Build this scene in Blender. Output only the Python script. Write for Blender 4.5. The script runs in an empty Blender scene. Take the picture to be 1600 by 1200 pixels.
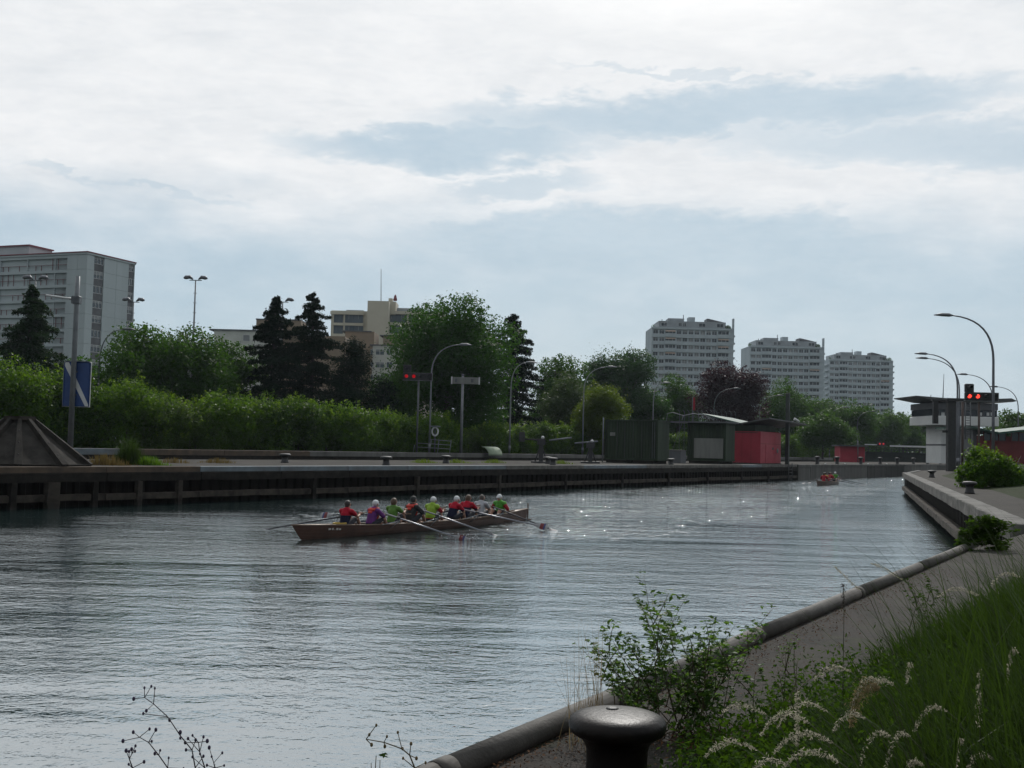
import bpy, bmesh, math, random
import numpy as np
from mathutils import Vector, Matrix, Euler
sc = bpy.context.scene
COL = sc.collection
rad = math.radians
# ------------------------------------------------------------------ camera
F = 1800.0                       # focal length in pixels of the 1600 px wide photograph
CAMZ = 2.9
PITCH = math.atan(95/1800.0); ROLL = 0.025
cam = bpy.data.objects.new('camera', bpy.data.cameras.new('camera')); COL.objects.link(cam)
cam.data.sensor_width = 36.0; cam.data.lens = 36.0*F/1600.0
cam.data.clip_start = 0.05; cam.data.clip_end = 20000
_f = Vector((0, math.cos(PITCH), math.sin(PITCH))); _u0 = Vector((0, -math.sin(PITCH), math.cos(PITCH))); _r0 = Vector((1, 0, 0))
_r = _r0*math.cos(ROLL) + _u0*math.sin(ROLL); _u = _u0*math.cos(ROLL) - _r0*math.sin(ROLL)
cam.matrix_world = Matrix(((_r.x, _u.x, -_f.x, 0), (_r.y, _u.y, -_f.y, 0), (_r.z, _u.z, -_f.z, CAMZ), (0, 0, 0, 1)))
sc.camera = cam
# ------------------------------------------------------------------ sky and sun
SUN_AZ, SUN_EL = 8.0, 38.0
sd = Vector((math.sin(rad(SUN_AZ))*math.cos(rad(SUN_EL)), math.cos(rad(SUN_AZ))*math.cos(rad(SUN_EL)), math.sin(rad(SUN_EL))))
world = bpy.data.worlds.new('World'); sc.world = world; world.use_nodes = True
class NT:
    """small node-tree helper"""
    def __init__(s, tree): s.t = tree; tree.nodes.clear()
    def n(s, typ, ins=None, **kw):
        nd = s.t.nodes.new(typ)
        for k, v in kw.items(): setattr(nd, k, v)
        for k, v in (ins or {}).items():
            sock = nd.inputs[k]
            if isinstance(v, bpy.types.NodeSocket): s.t.links.new(v, sock)
            else: sock.default_value = v
        return nd
    def m(s, op, a, b=None, c=None):
        nd = s.t.nodes.new('ShaderNodeMath'); nd.operation = op
        for i, v in enumerate((a, b, c)):
            if v is None: continue
            if isinstance(v, bpy.types.NodeSocket): s.t.links.new(v, nd.inputs[i])
            else: nd.inputs[i].default_value = v
        return nd.outputs[0]
    def mix(s, f, a, b, mode='MIX'):
        nd = s.t.nodes.new('ShaderNodeMix'); nd.data_type = 'RGBA'; nd.blend_type = mode
        for k, v in ((0, f), (6, a), (7, b)):
            if isinstance(v, bpy.types.NodeSocket): s.t.links.new(v, nd.inputs[k])
            else: nd.inputs[k].default_value = v if k == 0 else (tuple(v)+(1,))[:4]
        return nd.outputs[2]
    def ramp(s, f, stops):
        nd = s.t.nodes.new('ShaderNodeValToRGB')
        e = nd.color_ramp.elements
        while len(e) < len(stops): e.new(0.5)
        for i, (p, c) in enumerate(stops):
            e[i].position = p; e[i].color = (c, c, c, 1) if isinstance(c, (int, float)) else tuple(c)+(1,)
        s.t.links.new(f, nd.inputs[0]); return nd.outputs[0]
    def noise(s, vec, scale, detail=4, rough=.55, dist=0.0, **kw):
        nd = s.n('ShaderNodeTexNoise', {'Scale': scale, 'Detail': detail, 'Roughness': rough, 'Distortion': dist}, **kw)
        if vec is not None: s.t.links.new(vec, nd.inputs['Vector'])
        return nd.outputs[0]
    def mapping(s, vec, scale=(1, 1, 1), loc=(0, 0, 0), rot=(0, 0, 0)):
        return s.n('ShaderNodeMapping', {'Vector': vec, 'Scale': scale, 'Location': loc, 'Rotation': rot}).outputs[0]
w = NT(world.node_tree)
sky = w.n('ShaderNodeTexSky', sky_type='NISHITA', sun_disc=False, sun_elevation=rad(SUN_EL), sun_rotation=rad(SUN_AZ), air_density=1.0, dust_density=2.0, ozone_density=1.5)
gen = w.n('ShaderNodeTexCoord').outputs['Generated']
sep = w.n('ShaderNodeSeparateXYZ', {0: gen})
az = w.m('ARCTAN2', sep.outputs[0], sep.outputs[1]); el = w.m('ARCSINE', sep.outputs[2])
elc = w.m('MAXIMUM', el, 0.0)
# cloud sheet seen in perspective: direction projected on a layer overhead
zz = w.m('ADD', w.m('MAXIMUM', sep.outputs[2], 0.0), 0.16)
pv = w.n('ShaderNodeCombineXYZ', {0: w.m('DIVIDE', sep.outputs[0], zz), 1: w.m('DIVIDE', sep.outputs[1], zz), 2: 0.0}).outputs[0]
n1 = w.noise(w.mapping(pv, (0.55, 1.0, 1), (3.1, 1.7, 0)), 1.1, 6, .55, .4)
n2 = w.noise(w.mapping(pv, (0.7, 1.3, 1), (7.3, 4.2, 2)), 3.2, 7, .6, .5)
nw = w.noise(w.mapping(gen, (9, 9, 22)), 1.0, 5, .6)
nf = w.noise(w.mapping(gen, (22, 22, 60)), 1.0, 7, .60, .25)
nx = w.noise(w.mapping(gen, (60, 60, 190), (3, 1, 2)), 1.0, 6, .6, .3)
def blob(cx, cy, hx, hy, tilt=0.0, soft=.55):
    """a darker cloud base: soft ellipse in azimuth/elevation, broken by noise"""
    a0 = math.atan((cx-800)/F); e0 = math.atan((695+.025*(cx-800)-cy)/F)
    dx = w.m('SUBTRACT', az, a0); dy = w.m('SUBTRACT', el, e0)
    dx = w.m('ADD', dx, w.m('MULTIPLY', w.m('SUBTRACT', nw, .5), .10)); dy = w.m('ADD', dy, w.m('MULTIPLY', w.m('SUBTRACT', nw, .5), -.035))
    dy = w.m('ADD', dy, w.m('ADD', w.m('MULTIPLY', w.m('SUBTRACT', nf, .5), .042), w.m('MULTIPLY', w.m('SUBTRACT', nx, .5), .016)))
    ry = w.m('SUBTRACT', dy, w.m('MULTIPLY', dx, tilt))
    q = w.m('ADD', w.m('POWER', w.m('ABSOLUTE', w.m('DIVIDE', dx, hx/F)), 2.0), w.m('POWER', w.m('ABSOLUTE', w.m('DIVIDE', ry, hy/F)), 2.0))
    mr = w.n('ShaderNodeMapRange', {0: q, 1: 1.0+soft, 2: 1.0-soft, 3: 0.0, 4: 1.0}, interpolation_type='SMOOTHSTEP')
    return mr.outputs[0]
blobs = [blob(1130, 178, 410, 34, .02, .85), blob(700, 222, 230, 33, .06, .85), w.m('MULTIPLY', blob(800, 285, 130, 20, .05, .9), .7), w.m('MULTIPLY', blob(1480, 250, 330, 36, -.06, .95), .75), blob(1010, 385, 440, 56, .0, .7), w.m('MULTIPLY', blob(230, 312, 170, 8, -.08, .95), .6), w.m('MULTIPLY', blob(1100, 122, 200, 7, -.1, .95), .5)]
bm_ = blobs[0]
for b_ in blobs[1:]: bm_ = w.m('MAXIMUM', bm_, b_)
low = w.n('ShaderNodeMapRange', {0: w.m('ADD', el, w.m('MULTIPLY', w.m('SUBTRACT', nw, .5), .09)), 1: .235, 2: .135, 3: 0.0, 4: 1.0}, interpolation_type='SMOOTHSTEP').outputs[0]
rnd = w.ramp(n1, [(.40, 0.0), (.70, .85)])
dark = w.m('MAXIMUM', w.m('MULTIPLY', bm_, w.ramp(nx, [(.25, 1.0), (.8, .80)])), w.m('MULTIPLY', low, w.ramp(nf, [(.3, 1.0), (.75, .80)])))
high = w.n('ShaderNodeMapRange', {0: el, 1: .36, 2: .55, 3: 0.0, 4: 1.0}).outputs[0]
dark = w.m('MAXIMUM', dark, w.m('MULTIPLY', rnd, high))
bright = w.mix(w.ramp(n2, [(.3, 0.0), (.7, 1.0)]), (.69, .72, .75), (.845, .855, .865))
bright = w.mix(w.ramp(nf, [(.40, 0.0), (.75, .50)]), bright, (.90, .905, .91))
bright = w.mix(w.ramp(nx, [(.45, 0.0), (.80, .28)]), bright, (.66, .705, .755))
darkc = w.mix(w.ramp(nw, [(.3, 0.0), (.7, 1.0)]), (.375, .505, .605), (.445, .565, .655))
cl = w.mix(dark, bright, darkc)
# a cloud sheet thins out and dims away from the sun
dots = w.n('ShaderNodeVectorMath', {0: gen, 1: tuple(sd)}, operation='DOT_PRODUCT').outputs['Value']
fall = w.n('ShaderNodeMapRange', {0: dots, 1: -0.85, 2: .80, 3: .36, 4: 1.0}, interpolation_type='SMOOTHSTEP').outputs[0]
cl = w.mix(1.0, cl, w.n('ShaderNodeCombineColor', {0: fall, 1: fall, 2: fall}).outputs[0], 'MULTIPLY')
# bright aureole of the veiled sun above the frame
ang = w.m('ARCCOSINE', w.m('MINIMUM', dots, .99999))
def gauss(s): return w.m('EXPONENT', w.m('MULTIPLY', w.m('POWER', w.m('DIVIDE', ang, rad(s)), 2.0), -.5))
aur = w.m('MULTIPLY', w.m('ADD', w.m('MULTIPLY', gauss(11), 2.3), w.m('MULTIPLY', gauss(5), 3.0)), w.m('SUBTRACT', 1.0, w.m('MULTIPLY', bm_, .55)))
def smax(x, k): return w.m('POWER', w.m('ADD', w.m('POWER', w.m('MAXIMUM', x, 1e-4), 4.0), w.m('POWER', w.m('MULTIPLY', aur, k), 4.0)), .25)
cs_ = w.n('ShaderNodeSeparateColor', {0: cl})
cl = w.n('ShaderNodeCombineColor', {0: smax(cs_.outputs[0], 1.0), 1: smax(cs_.outputs[1], .985), 2: smax(cs_.outputs[2], .955)}).outputs[0]
bg1 = w.n('ShaderNodeBackground', {'Color': sky.outputs[0], 'Strength': 0.08})
bg2 = w.n('ShaderNodeBackground', {'Color': cl, 'Strength': 1.0})
cover = w.m('SUBTRACT', 1.0, w.m('MULTIPLY', .12, dark))
mixs = w.n('ShaderNodeMixShader', {0: cover, 1: bg1.outputs[0], 2: bg2.outputs[0]})
w.n('ShaderNodeOutputWorld', {'Surface': mixs.outputs[0]})
sun = bpy.data.objects.new('sun', bpy.data.lights.new('sun', 'SUN')); COL.objects.link(sun)
sun.data.energy = 2.1; sun.data.angle = rad(0.6); sun.data.color = (1.0, .97, .92)
sun.rotation_euler = sd.to_track_quat('Z', 'Y').to_euler(); sun.location = (0, 0, 60)
sc.view_settings.view_transform = 'Standard'; sc.view_settings.look = 'None'
sc.view_settings.exposure = 0.12; sc.view_settings.gamma = 1.0; sc.view_settings.use_curve_mapping = False
sc.cycles.use_denoising = True
sc.cycles.max_bounces = 6; sc.cycles.diffuse_bounces = 2; sc.cycles.glossy_bounces = 3; sc.cycles.transmission_bounces = 4
sc.cycles.transparent_max_bounces = 4; sc.cycles.sample_clamp_indirect = 4.0; sc.cycles.caustics_reflective = False; sc.cycles.caustics_refractive = False
sc.cycles.volume_bounces = 0
# ------------------------------------------------------------------ pixel helpers (direction only; distance from what the thing touches)
def ray(px, py): return _f + _r*((px-800)/F) + _u*((600-py)/F)
def onz(px, py, z):
    d = ray(px, py); return Vector((0, 0, CAMZ)) + d*((z-CAMZ)/d.z)
def at(px, py, D):
    d = ray(px, py); return Vector((0, 0, CAMZ)) + d*(D/d.y)
def zat(px, py, D): return at(px, py, D).z
def hor(px): return 695+.025*(px-800)
# ------------------------------------------------------------------ object helpers
def link(o): COL.objects.link(o); return o
def tag(o, label=None, cat=None, group=None, kind=None):
    if label: o['label'] = label
    if cat: o['category'] = cat
    if group: o['group'] = group
    if kind: o['kind'] = kind
    return o
def thing(name, label, cat, loc=(0, 0, 0), rz=0.0, group=None):
    o = link(bpy.data.objects.new(name, None)); o.empty_display_size = .2
    o.location = loc; o.rotation_euler = (0, 0, rz); return tag(o, label, cat, group)
def put(name, mesh, parent=None, loc=(0, 0, 0), rot=(0, 0, 0), scale=None):
    o = link(bpy.data.objects.new(name, mesh)); o.parent = parent; o.location = loc; o.rotation_euler = rot
    if scale: o.scale = scale
    return o
def copy_tree(o, parent=None):
    c = o.copy(); link(c); c.parent = parent
    for ch in list(o.children): copy_tree(ch, c)
    return c
class MB:
    def __init__(s): s.v = []; s.f = []; s.sm = []; s.mi = []; s.cm = 0
    def add(s, vs, fs, smooth=False):
        b = len(s.v); s.v += [tuple(p) for p in vs]
        for f in fs: s.f.append([b+i for i in f]); s.sm.append(smooth); s.mi.append(s.cm)
        return s
    def box(s, x0, y0, z0, x1, y1, z1):
        return s.add([(x0, y0, z0), (x1, y0, z0), (x1, y1, z0), (x0, y1, z0), (x0, y0, z1), (x1, y0, z1), (x1, y1, z1), (x0, y1, z1)],
                     [(0, 3, 2, 1), (4, 5, 6, 7), (0, 1, 5, 4), (1, 2, 6, 5), (2, 3, 7, 6), (3, 0, 4, 7)])
    def bbox(s, x0, y0, z0, x1, y1, z1, b=.02):
        """box with chamfered vertical and top edges"""
        def ring(e, z): return [(x0+e, y0, z), (x1-e, y0, z), (x1, y0+e, z), (x1, y1-e, z), (x1-e, y1, z), (x0+e, y1, z), (x0, y1-e, z), (x0, y0+e, z)]
        r0 = ring(b, z0); r1 = ring(b, z1-b)
        r2 = [(x0+b*1.6 if x < (x0+x1)/2 else x1-b*1.6, y0+b if y < (y0+y1)/2 else y1-b, z1) for x, y, z in r1]
        return s.loft([r0, r1, r2], True, True)
    def loft(s, rings, cap0=False, cap1=False, smooth=False, closed=True):
        n = len(rings[0]); vs = [p for r in rings for p in r]; fs = []
        for k in range(len(rings)-1):
            for i in range(n if closed else n-1):
                j = (i+1) % n; fs.append((k*n+i, k*n+j, (k+1)*n+j, (k+1)*n+i))
        s.add(vs, fs, smooth)
        b = len(s.v)-len(vs)
        if cap0: s.f.append([b+i for i in range(n)][::-1]); s.sm.append(False); s.mi.append(s.cm)
        if cap1: s.f.append([b+(len(rings)-1)*n+i for i in range(n)]); s.sm.append(False); s.mi.append(s.cm)
        return s
    def tube(s, pts, rs, n=8, cap=True, smooth=True):
        pts = [Vector(p) for p in pts]
        if isinstance(rs, (int, float)): rs = [rs]*len(pts)
        rings = []; up = None
        for i, p in enumerate(pts):
            t = (pts[min(i+1, len(pts)-1)]-pts[max(i-1, 0)]).normalized()
            if up is None: up = Vector((0, 0, 1)) if abs(t.z) < .9 else Vector((1, 0, 0))
            a = t.cross(up).normalized(); b = a.cross(t).normalized(); up = b
            rings.append([p + (a*math.cos(2*math.pi*k/n) + b*math.sin(2*math.pi*k/n))*rs[i] for k in range(n)])
        return s.loft(rings, cap, cap, smooth)
    def lathe(s, prof, n=20, o=(0, 0, 0), smooth=True):
        rings = [[(o[0]+r*math.cos(2*math.pi*k/n), o[1]+r*math.sin(2*math.pi*k/n), o[2]+z) for k in range(n)] for r, z in prof]
        return s.loft(rings, True, True, smooth)
    def prism(s, poly, z0, z1):
        n = len(poly); vs = [(x, y, z0) for x, y in poly]+[(x, y, z1) for x, y in poly]
        return s.add(vs, [tuple(range(n))[::-1], tuple(range(n, 2*n))]+[(i, (i+1) % n, n+(i+1) % n, n+i) for i in range(n)])
    def prismxz(s, poly, y0, y1):
        n = len(poly); vs = [(x, y0, z) for x, z in poly]+[(x, y1, z) for x, z in poly]
        return s.add(vs, [tuple(range(n)), tuple(range(n, 2*n))[::-1]]+[(i, n+i, n+(i+1) % n, (i+1) % n) for i in range(n)])
    def ball(s, c, r, n=10, m=6, sx=1, sy=1, sz=1):
        prof = [(max(1e-4, math.sin(math.pi*i/m)), -math.cos(math.pi*i/m)) for i in range(m+1)]
        rings = [[(c[0]+r*sx*a*math.cos(2*math.pi*k/n), c[1]+r*sy*a*math.sin(2*math.pi*k/n), c[2]+r*sz*b) for k in range(n)] for a, b in prof]
        return s.loft(rings, True, True, True)
    def mesh(s, name, mats):
        me = bpy.data.meshes.new(name); me.from_pydata(s.v, [], s.f)
        if not isinstance(mats, (list, tuple)): mats = [mats]
        for m in mats: me.materials.append(M[m])
        me.polygons.foreach_set('use_smooth', s.sm); me.polygons.foreach_set('material_index', s.mi)
        bm = bmesh.new(); bm.from_mesh(me); bmesh.ops.recalc_face_normals(bm, faces=bm.faces); bm.to_mesh(me); bm.free()
        me.update(); return me
    def build(s, name, mats, parent=None, loc=(0, 0, 0), rot=(0, 0, 0)): return put(name, s.mesh(name, mats), parent, loc, rot)
# ------------------------------------------------------------------ materials
M = {}
def mat(name, col, rough=.7, metal=0.0, spec=.5, var=.15, scale=6.0, col2=None, bump=0.0, bscale=40.0, streak=False, coat=0.0, coords='Object', emit=None):
    m = bpy.data.materials.new(name); m.use_nodes = True; t = NT(m.node_tree); M[name] = m
    tc = t.n('ShaderNodeTexCoord').outputs[coords]
    v = t.mapping(tc, (1, 1, .12)) if streak else tc
    n = t.noise(v, scale, 6, .62)
    c2 = col2 or tuple(min(1, c*(1-var*2)) for c in col)
    base = t.mix(t.ramp(n, [(.36, 0.0), (.66, 1.0)]), col, c2)
    nb = t.noise(tc, scale*9, 4, .6)
    base = t.mix(t.m('MULTIPLY', t.m('ABSOLUTE', t.m('SUBTRACT', nb, .5)), var*3), base, tuple(c*.45 for c in col))
    r = t.m('ADD', rough, t.m('MULTIPLY', t.m('SUBTRACT', n, .5), .25))
    p = t.n('ShaderNodeBsdfPrincipled', {'Base Color': base, 'Roughness': r, 'Metallic': metal, 'Specular IOR Level': spec, 'Coat Weight': coat})
    if bump:
        bn = t.n('ShaderNodeBump', {'Strength': bump, 'Distance': .02, 'Height': t.noise(tc, bscale, 5, .65)})
        t.t.links.new(bn.outputs[0], p.inputs['Normal'])
    if emit: p.inputs['Emission Color'].default_value = tuple(emit[:3])+(1,); p.inputs['Emission Strength'].default_value = emit[3]
    t.n('ShaderNodeOutputMaterial', {'Surface': p.outputs[0]}); return m
def leafmat(name, c1, c2, trans=.35, tcol=None, rough=.5, spec=.10):
    m = bpy.data.materials.new(name); m.use_nodes = True; t = NT(m.node_tree); M[name] = m
    g = t.n('ShaderNodeNewGeometry'); rnd = g.outputs['Random Per Island']
    tc = t.n('ShaderNodeTexCoord').outputs['Object']
    big = t.noise(tc, .35, 3, .6)
    f = t.m('ADD', t.m('MULTIPLY', rnd, .6), t.m('MULTIPLY', big, .5))
    c = t.mix(f, c1, c2)
    tc_ = t.mix(f, tcol or tuple(min(1, x*1.5) for x in c1), tcol or tuple(min(1, x*1.6) for x in c2))
    d = t.n('ShaderNodeBsdfPrincipled', {'Base Color': c, 'Roughness': rough, 'Specular IOR Level': spec})
    tr = t.n('ShaderNodeBsdfTranslucent', {'Color': tc_})
    mx = t.n('ShaderNodeMixShader', {0: trans, 1: d.outputs[0], 2: tr.outputs[0]})
    t.n('ShaderNodeOutputMaterial', {'Surface': mx.outputs[0]}); return m
mat('pier_top', (.048, .043, .038), .95, col2=(.028, .026, .023), scale=.6, bump=.3, bscale=30, spec=.12)
mat('soil', (.06, .055, .035), .95, col2=(.04, .05, .02), scale=.8, bump=.5)
mat('grass_ground', (.020, .034, .010), .95, col2=(.024, .026, .012), scale=1.5, bump=.6, spec=.1)
mat('concrete', (.15, .148, .14), .9, col2=(.085, .083, .078), scale=.8, bump=.35, bscale=25, streak=True, spec=.2)
mat('concrete_dark', (.08, .078, .073), .9, col2=(.045, .044, .042), scale=.9, bump=.35, bscale=25, streak=True, spec=.2)
mat('coping_pale', (.165, .16, .148), .85, col2=(.075, .072, .066), scale=1.3, bump=.4, spec=.15)
mat('coping_blue', (.13, .165, .19), .6, col2=(.08, .085, .09), scale=.9, bump=.15, spec=.3)
mat('coping_rust', (.10, .072, .05), .8, col2=(.055, .044, .036), scale=1.2, bump=.25, spec=.2)
mat('timber_dark', (.022, .019, .016), .92, col2=(.010, .009, .008), scale=2.5, bump=.6, bscale=14, spec=.15)
mat('timber_grey', (.060, .051, .042), .92, col2=(.026, .023, .020), scale=1.7, bump=.6, bscale=14, spec=.15)
mat('sheet_pile', (.011, .009, .008), .85, col2=(.006, .005, .0045), scale=1.8, bump=.3, streak=True, spec=.1)
mat('shingle', (.042, .038, .034), .92, col2=(.022, .020, .018), scale=2.2, bump=.7, bscale=16, spec=.12)
mat('pipe_steel', (.085, .078, .071), .7, col2=(.055, .050, .045), scale=3.5, bump=.35, spec=.2)
mat('iron', (.007, .0062, .0065), .42, col2=(.014, .010, .0085), scale=5, bump=.18, bscale=38, spec=.15)
mat('iron_far', (.03, .03, .032), .6, scale=4)
mat('galv', (.20, .215, .225), .5, metal=.3, col2=(.14, .15, .16), scale=2)
mat('galv_dark', (.10, .11, .12), .5, metal=.2, scale=2)
mat('lamp_grey', (.16, .165, .185), .5, metal=.3, scale=2)
mat('brown_post', (.075, .05, .042), .7, scale=2)
mat('black_box', (.018, .018, .02), .6, scale=3)
mat('box_trim', (.20, .21, .22), .6, scale=3)
mat('red_light', (.5, .01, .01), .4, emit=(1.0, .05, .03, 2.2), var=0)
mat('red_light_far', (.3, .01, .01), .4, emit=(1.0, .01, .02, .28), var=0)
mat('lens_off', (.03, .035, .04), .3, scale=3)
mat('sign_blue', (.016, .055, .19), .5, scale=2, var=.15)
mat('white_paint', (.62, .63, .62), .5, scale=2, var=.08)
mat('white_wall', (.70, .71, .70), .7, scale=.5, var=.06)
mat('tower_wall', (.37, .425, .455), .85, col2=(.32, .37, .40), scale=.2, streak=True)
mat('tower_band', (.42, .475, .505), .85, col2=(.36, .41, .44), scale=.3)
mat('tower_roof', (.34, .37, .395), .85, scale=.3)
mat('panel_grey', (.43, .485, .50), .85, col2=(.37, .42, .435), scale=.15, streak=True)
mat('panel_dark', (.12, .125, .135), .8, scale=.4)
mat('balcony_back', (.17, .155, .155), .85, scale=.3, col2=(.12, .105, .105))
mat('roof_red', (.22, .06, .075), .7, scale=.5)
mat('slat_red', (.16, .05, .06), .7, scale=.5)
mat('cream', (.52, .49, .40), .85, col2=(.46, .43, .35), scale=.2)
mat('brown_wall', (.27, .205, .145), .85, col2=(.22, .17, .12), scale=.3)
mat('pale_wall', (.55, .56, .52), .85, scale=.2)
mat('glass', (.03, .04, .05), .12, spec=.7, scale=.3)
mat('glass_blue', (.07, .095, .115), .15, spec=.7, scale=.4)
mat('blind', (.25, .265, .275), .7, scale=.6)
mat('frame_white', (.60, .61, .61), .6, scale=1)
mat('awning', (.42, .33, .27), .8, scale=1)
mat('container_green', (.030, .048, .027), .65, col2=(.017, .026, .016), scale=.9, streak=True, spec=.2)
mat('panel_pale', (.20, .205, .19), .8, col2=(.14, .145, .135), scale=1.5, streak=True)
mat('hut_red', (.34, .020, .042), .6, scale=.8, var=.1)
mat('hut_red_dark', (.17, .018, .02), .7, scale=.8)
mat('roof_green', (.018, .075, .055), .65, scale=.8)
mat('roof_edge', (.085, .09, .09), .7, scale=.8)
mat('pale_green', (.26, .32, .22), .7, scale=1)
mat('gate_dark', (.028, .036, .032), .7, scale=1)
mat('bark', (.06, .048, .038), .95, scale=4, bump=.6)
mat('bark_pine', (.016, .012, .010), .95, scale=4, bump=.6)
mat('varnish', (.050, .017, .007), .5, col2=(.030, .010, .004), scale=1.6, coat=.08, spec=.22)
mat('varnish_light', (.13, .075, .042), .5, scale=2)
mat('deck_wood', (.20, .10, .045), .45, scale=2)
mat('white_mark', (.55, .52, .48), .6, var=.05)
mat('yellow', (.38, .25, .03), .7, var=.1)
mat('oar_shaft', (.022, .023, .036), .55, scale=3, spec=.2)
mat('oar_pale', (.22, .225, .26), .3, scale=3, metal=.3)
mat('alu', (.30, .31, .33), .35, metal=.6, scale=4)
mat('blade_white', (.33, .33, .34), .7, var=.08, spec=.2)
mat('blade_red', (.14, .012, .016), .6, var=.05)
mat('blade_blue', (.02, .03, .13), .45, var=.05)
mat('skin', (.36, .20, .14), .55, scale=3, var=.06)
mat('hair_dark', (.022, .016, .013), .6, scale=40, var=.3)
mat('hair_brown', (.085, .045, .022), .6, scale=40, var=.3)
mat('hair_grey', (.09, .075, .065), .6, scale=40, var=.3)
mat('cap_white', (.60, .61, .63), .7, var=.06)
mat('cap_black', (.015, .016, .018), .7)
mat('cloth_red', (.30, .008, .02), .8, bump=.3, bscale=9, var=.1)
mat('cloth_navy', (.008, .011, .030), .8, bump=.3, bscale=9, var=.1)
mat('cloth_black', (.012, .012, .014), .8, bump=.3, bscale=9)
mat('cloth_purple', (.12, .018, .17), .8, bump=.3, bscale=9)
mat('cloth_green', (.085, .20, .025), .8, bump=.3, bscale=9)
mat('cloth_lime', (.24, .39, .03), .8, bump=.3, bscale=9)
mat('vest_green', (.07, .29, .025), .8, bump=.3, bscale=9)
mat('cloth_grey', (.36, .37, .40), .85, bump=.3, bscale=9, var=.08)
mat('vest_red', (.48, .025, .012), .7, bump=.3, bscale=12)
mat('trousers', (.012, .013, .022), .8)
mat('eye', (.01, .008, .008), .2)
mat('litter', (.09, .045, .025), .95, scale=8)
mat('stem', (.055, .06, .025), .8)
mat('stem_dark', (.035, .028, .035), .8)
mat('bud', (.05, .035, .075), .8)
mat('stem_brown', (.09, .075, .035), .85)
leafmat('leaf_mid', (.005, .024, .003), (.018, .056, .005), .36, (.075, .18, .010))
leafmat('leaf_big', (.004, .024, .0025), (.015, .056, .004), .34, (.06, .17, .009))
leafmat('leaf_hedge', (.008, .031, .003), (.032, .078, .005), .41, (.125, .25, .010))
leafmat('leaf_yellow', (.020, .046, .004), (.055, .085, .007), .40, (.17, .25, .014))
leafmat('leaf_blue', (.009, .030, .011), (.026, .060, .022), .34, (.065, .15, .035))
leafmat('leaf_grey', (.017, .038, .011), (.042, .068, .022), .34, (.09, .15, .035))
leafmat('leaf_purple', (.010, .005, .008), (.024, .011, .015), .24, (.07, .016, .026))
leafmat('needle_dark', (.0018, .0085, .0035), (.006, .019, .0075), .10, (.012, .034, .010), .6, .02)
leafmat('needle_mid', (.006, .020, .009), (.017, .038, .015), .20, (.035, .075, .02), .6, .03)
leafmat('leaf_far', (.014, .044, .008), (.034, .078, .013), .36, (.09, .19, .02))
leafmat('leaf_plant', (.020, .058, .014), (.052, .105, .022), .40, (.13, .24, .03))
leafmat('leaf_weed', (.008, .028, .003), (.026, .054, .006), .32, (.075, .15, .010), .8, .03)
leafmat('blade_grass', (.006, .021, .003), (.026, .044, .010), .28, (.055, .10, .013))
leafmat('seed_head', (.24, .22, .16), (.44, .41, .32), .45, (.54, .50, .40), .8)
leafmat('seed_tan', (.15, .11, .055), (.22, .17, .09), .35, (.28, .22, .12), .8)
leafmat('stem_p', (.05, .045, .05), (.09, .08, .075), .2, (.1, .09, .08), .8)
leafmat('seed_brown', (.10, .055, .025), (.13, .10, .035), .3, (.16, .12, .04), .8)
def asphalt():
    m = bpy.data.materials.new('asphalt'); m.use_nodes = True; t = NT(m.node_tree); M['asphalt'] = m
    tc = t.n('ShaderNodeTexCoord').outputs['Object']
    big = t.noise(tc, .9, 6, .65); mid = t.noise(tc, 9.0, 5, .6); vo = t.n('ShaderNodeTexVoronoi', {'Vector': tc, 'Scale': 75.0})
    c = t.mix(t.ramp(big, [(.35, 0.0), (.68, 1.0)]), (.021, .0172, .0145), (.0105, .0088, .0075))
    c = t.mix(t.ramp(mid, [(.45, 0.0), (.75, .6)]), c, (.028, .019, .013))
    c = t.mix(t.ramp(vo.outputs['Color'], [(.62, 0.0), (.98, .5)]), c, (.060, .052, .045))
    wp = t.n('ShaderNodeVectorMath', {0: tc, 1: t.n('ShaderNodeTexNoise', {'Vector': tc, 'Scale': 2.0, 'Detail': 4.0}).outputs['Color']}, operation='ADD').outputs[0]
    ck = t.n('ShaderNodeTexVoronoi', {'Vector': wp, 'Scale': .55}, feature='DISTANCE_TO_EDGE').outputs['Distance']
    c = t.mix(t.ramp(ck, [(.0, .9), (.034, 0.0)]), c, (.006, .0065, .004))
    c = t.mix(t.m('MULTIPLY', t.ramp(t.noise(tc, 2.3, 6, .7), [(.50, 0.0), (.68, 1.0)]), t.ramp(ck, [(.02, 1.0), (.22, .25)])), c, (.022, .026, .009))
    c = t.mix(t.ramp(t.noise(tc, .55, 3, .5), [(.52, 0.0), (.56, .5)]), c, (.036, .031, .027))
    h = t.m('ADD', t.m('MULTIPLY', vo.outputs['Distance'], .6), t.m('MULTIPLY', mid, .5))
    bn = t.n('ShaderNodeBump', {'Strength': .9, 'Distance': .006, 'Height': h})
    p = t.n('ShaderNodeBsdfPrincipled', {'Base Color': c, 'Roughness': .9, 'Specular IOR Level': .2, 'Normal': bn.outputs[0]})
    t.n('ShaderNodeOutputMaterial', {'Surface': p.outputs[0]})
asphalt()
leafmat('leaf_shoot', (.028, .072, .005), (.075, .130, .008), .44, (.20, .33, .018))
leafmat('leaf_hedge_dark', (.005, .022, .003), (.020, .052, .005), .36, (.08, .17, .010))
leafmat('leaf_hedge_pale', (.012, .034, .006), (.038, .072, .012), .38, (.12, .20, .02))
def v2(p): return Vector((p.x, p.y))
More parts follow.
